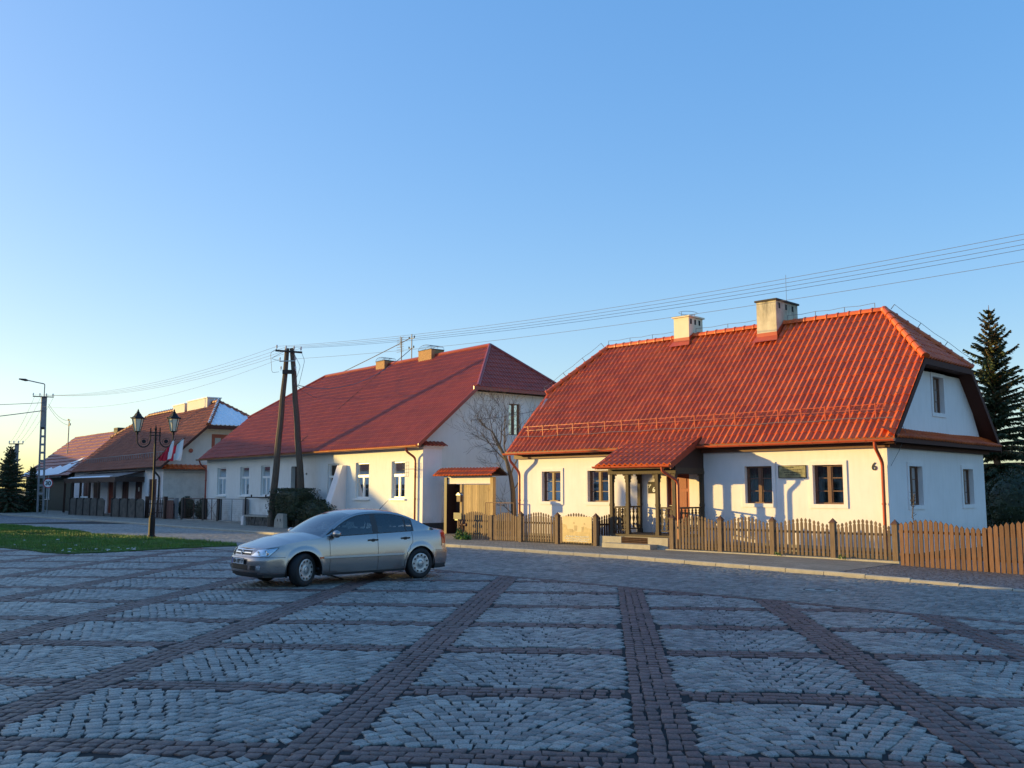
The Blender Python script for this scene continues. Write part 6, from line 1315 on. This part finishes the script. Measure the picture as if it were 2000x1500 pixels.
    ig = idy(.35); g_ = patch_(0, ig, .612, .70, .004, 'black', 'grille', both=True); patch_(0, idy(.36), .646, .668, .012, 'chrome', 'grille_bar', g_, both=True); patch_(0, idy(.37), .700, .712, .008, 'chrome', 'grille_trim', g_, both=True)
    p = S(0, .657, .022); mb = MB(); mb.tube([(p.x, .048 * math.cos(a), p.z + .048 * math.sin(a)) for a in np.linspace(0, 6.283, 25)], .006, 6); mb.q((p.x, -.07, p.z + .012), (p.x, .01, p.z - .004), (p.x, -.012, p.z + .012)); mb.q((p.x, .07, p.z - .012), (p.x, -.01, p.z + .004), (p.x, .012, p.z - .012)); t.part('emblem', mb, 'chrome', g_)
    patch_(0, idy(.33), .335, .425, .003, 'black', 'air_intake', both=True)
    for s in (1, -1):
        patch_(idy(.42), idy(.56), .34, .42, .003, 'black', 'air_intake', s=s)
        c = S(idy(.62), .385, .006); mb = MB(); mb.lathe([(0, 0), (.042, .002), (.045, .01), (0, .016)], (0, 0, 0), 16); nn = NR[idy(.62)]; sd_ = Vector((-nn.y, nn.x, 0)); mb.v = [tuple(mir(c + nn * v[2] + sd_ * v[0] + Vector((0, 0, v[1])), s)) for v in mb.v]; t.part('fog_lamp', mb, 'reflector')
        nb_, nt_ = 14, 8
        def HL(u, v, off):
            lo = idy(.40) + (idx(2.02, .3) - idy(.40)) * u; hi = idy(.54) + (idx(1.86) - idy(.54)) * u; ii = lo + (hi - lo) * v; i = int(ii); f = ii - i; zt_ = min(zhi(i) - .012, .592 + .155 * v * (.82 + .25 * u)); z = .592 + (zt_ - .592) * 1.0 if v > 0 else .592
            return mir(S(i, z, off).lerp(S(min(n - 1, i + 1), z, off), f), s)
        mb = MB(); mb.grid([[HL(a / nb_, b / nt_, .003) for b in range(nt_ + 1)] for a in range(nb_ + 1)]); h_ = t.part('headlight', mb, 'reflector')
        mb = MB()
        for u, v, r in ((.30, .38, .040), (.68, .42, .045)): c = HL(u, v, .010); mb.lathe([(0, -.01), (r, 0), (r * 1.15, .006), (r * .8, .004), (0, .0)], (0, 0, 0), 14); k0 = len(mb.v) - 5 * 14; mb.v[k0:] = [tuple(c + Vector((q[2] + .002, q[0], q[1]))) for q in mb.v[k0:]]
        t.part('reflector', mb, 'chrome', h_)
        mb = MB(); mb.grid([[HL(a / nb_, b / nt_, .016) for b in range(nt_ + 1)] for a in range(nb_ + 1)]); t.part('lens', mb, 'lens', h_)
        fr0 = MB(); fr0.tube([HL(u, v, .012) for u, v in [(q / 10, 0) for q in range(11)] + [(1, q / 6) for q in range(7)] + [(1 - q / 10, 1) for q in range(11)] + [(0, 1 - q / 6) for q in range(7)]], .004, 4); t.part('seal', fr0, 'black', h_)
        i0, i1 = idx(-1.98), idx(-2.22, .3); 
        mb = MB(); mb.grid([[mir(S(i, .66 + .28 * k / 6 + .0, .006), s) for k in range(7)] for i in range(i0, i1 + 1)]); tl = t.part('taillight', mb, 'redlens'); mb = MB(); mb.grid([[mir(S(i, .655 + .05 * k / 2, .009), s) for k in range(3)] for i in range(i0, i1 + 1)]); t.part('lens', mb, 'reflector', tl)
        x, y, z = .66, .915, .975; mb = MB(); mb.lathe([(0, -.11), (.06, -.10), (.085, -.04), (.085, .03), (.06, .09), (0, .105)], (0, 0, 0), 14); mb.v = [(x + .05 + b * .85, s * (y + .045 + c * .95 * 1.0), z + a * .85 + .01) for a, b, c in mb.v]; mm = weld(t.part('mirror', mb, CARP)); mb = MB(); rail(mb, (x + .06, s * .82, z - .03), (x + .06, s * .90, z - .02), .07, .05); t.part('mirror_arm', mb, 'blackp', mm)
        mb = MB(); mb.prism([(.70, .945), (.93, .93), (.70, 1.09)], lambda a, d, z: (a, s * (.822 - (z - .93) * .25 + d), z), 0, .008); t.part('mirror_base', mb, 'blackp', mm)
    px = 2.318; mb = MB(); mb.box(px - .012, px, -.265, .265, .435, .555); np2 = t.part('number_plate', mb, 'black'); mb = MB(); mb.box(px, px + .003, -.255, .255, .442, .548); t.part('plate_face', mb, 'signwhite', np2); mb = MB(); mb.box(px + .003, px + .004, -.255, -.215, .442, .548); t.part('country_band', mb, 'eublue', np2)
    text_part('BIA 00918', .105, .001, (px + .006, .025, .458), (0, 1, 0), (0, 0, 1), 'black', np2, (0, 0, 0), 'lettering', thick=.003)
    mb = MB(); mb.tube([(-.86, 0, 1.43), (-1.12, 0, 1.66)], [.007, .003], 5); t.part('aerial', mb, 'black')
    for s in (1, -1): mb = MB(); rail(mb, (1.08, s * .1 + .1, .965), (.93, s * .42 - .3, .985), .012, .012); t.part('wiper', mb, 'black')
    # inside
    mb = MB(); mb.box(-1.6, 1.0, -.78, .78, .30, .34); mb.box(.62, .95, -.76, .76, .34, .92); mb.box(-1.72, -1.35, -.74, .74, .34, .98); t.part('interior', mb, 'seat')
    for x, ys in ((.02, (.37, -.37)), (-.92, (.36, -.36))):
        for y in ys:
            mb = MB(); mb.lathe([(.0, .40), (.25, .42), (.27, .5), (.22, .56), (0, .57)], (x + .1, y, 0), 12); mb.prism([(x - .10, .5), (x + .03, .5), (x - .10, 1.06), (x - .19, 1.06)], lambda a, d, z: (a, y + d, z), -.24, .24)
            mb.lathe([(0, 1.09), (.10, 1.10), (.12, 1.18), (.09, 1.26), (0, 1.27)], (x - .17, y, 0), 12); mb.tube([(x - .16, y, 1.04), (x - .17, y, 1.12)], .03, 6); t.part('seat', mb, 'seat', smooth=False)
    mb = MB(); mb.tube([(.42 + .07 * math.sin(a), .37 + .18 * math.cos(a), .93 + .17 * math.sin(a)) for a in np.linspace(0, 6.283, 20)], .014, 5); t.part('steering_wheel', mb, 'blackp')
car()
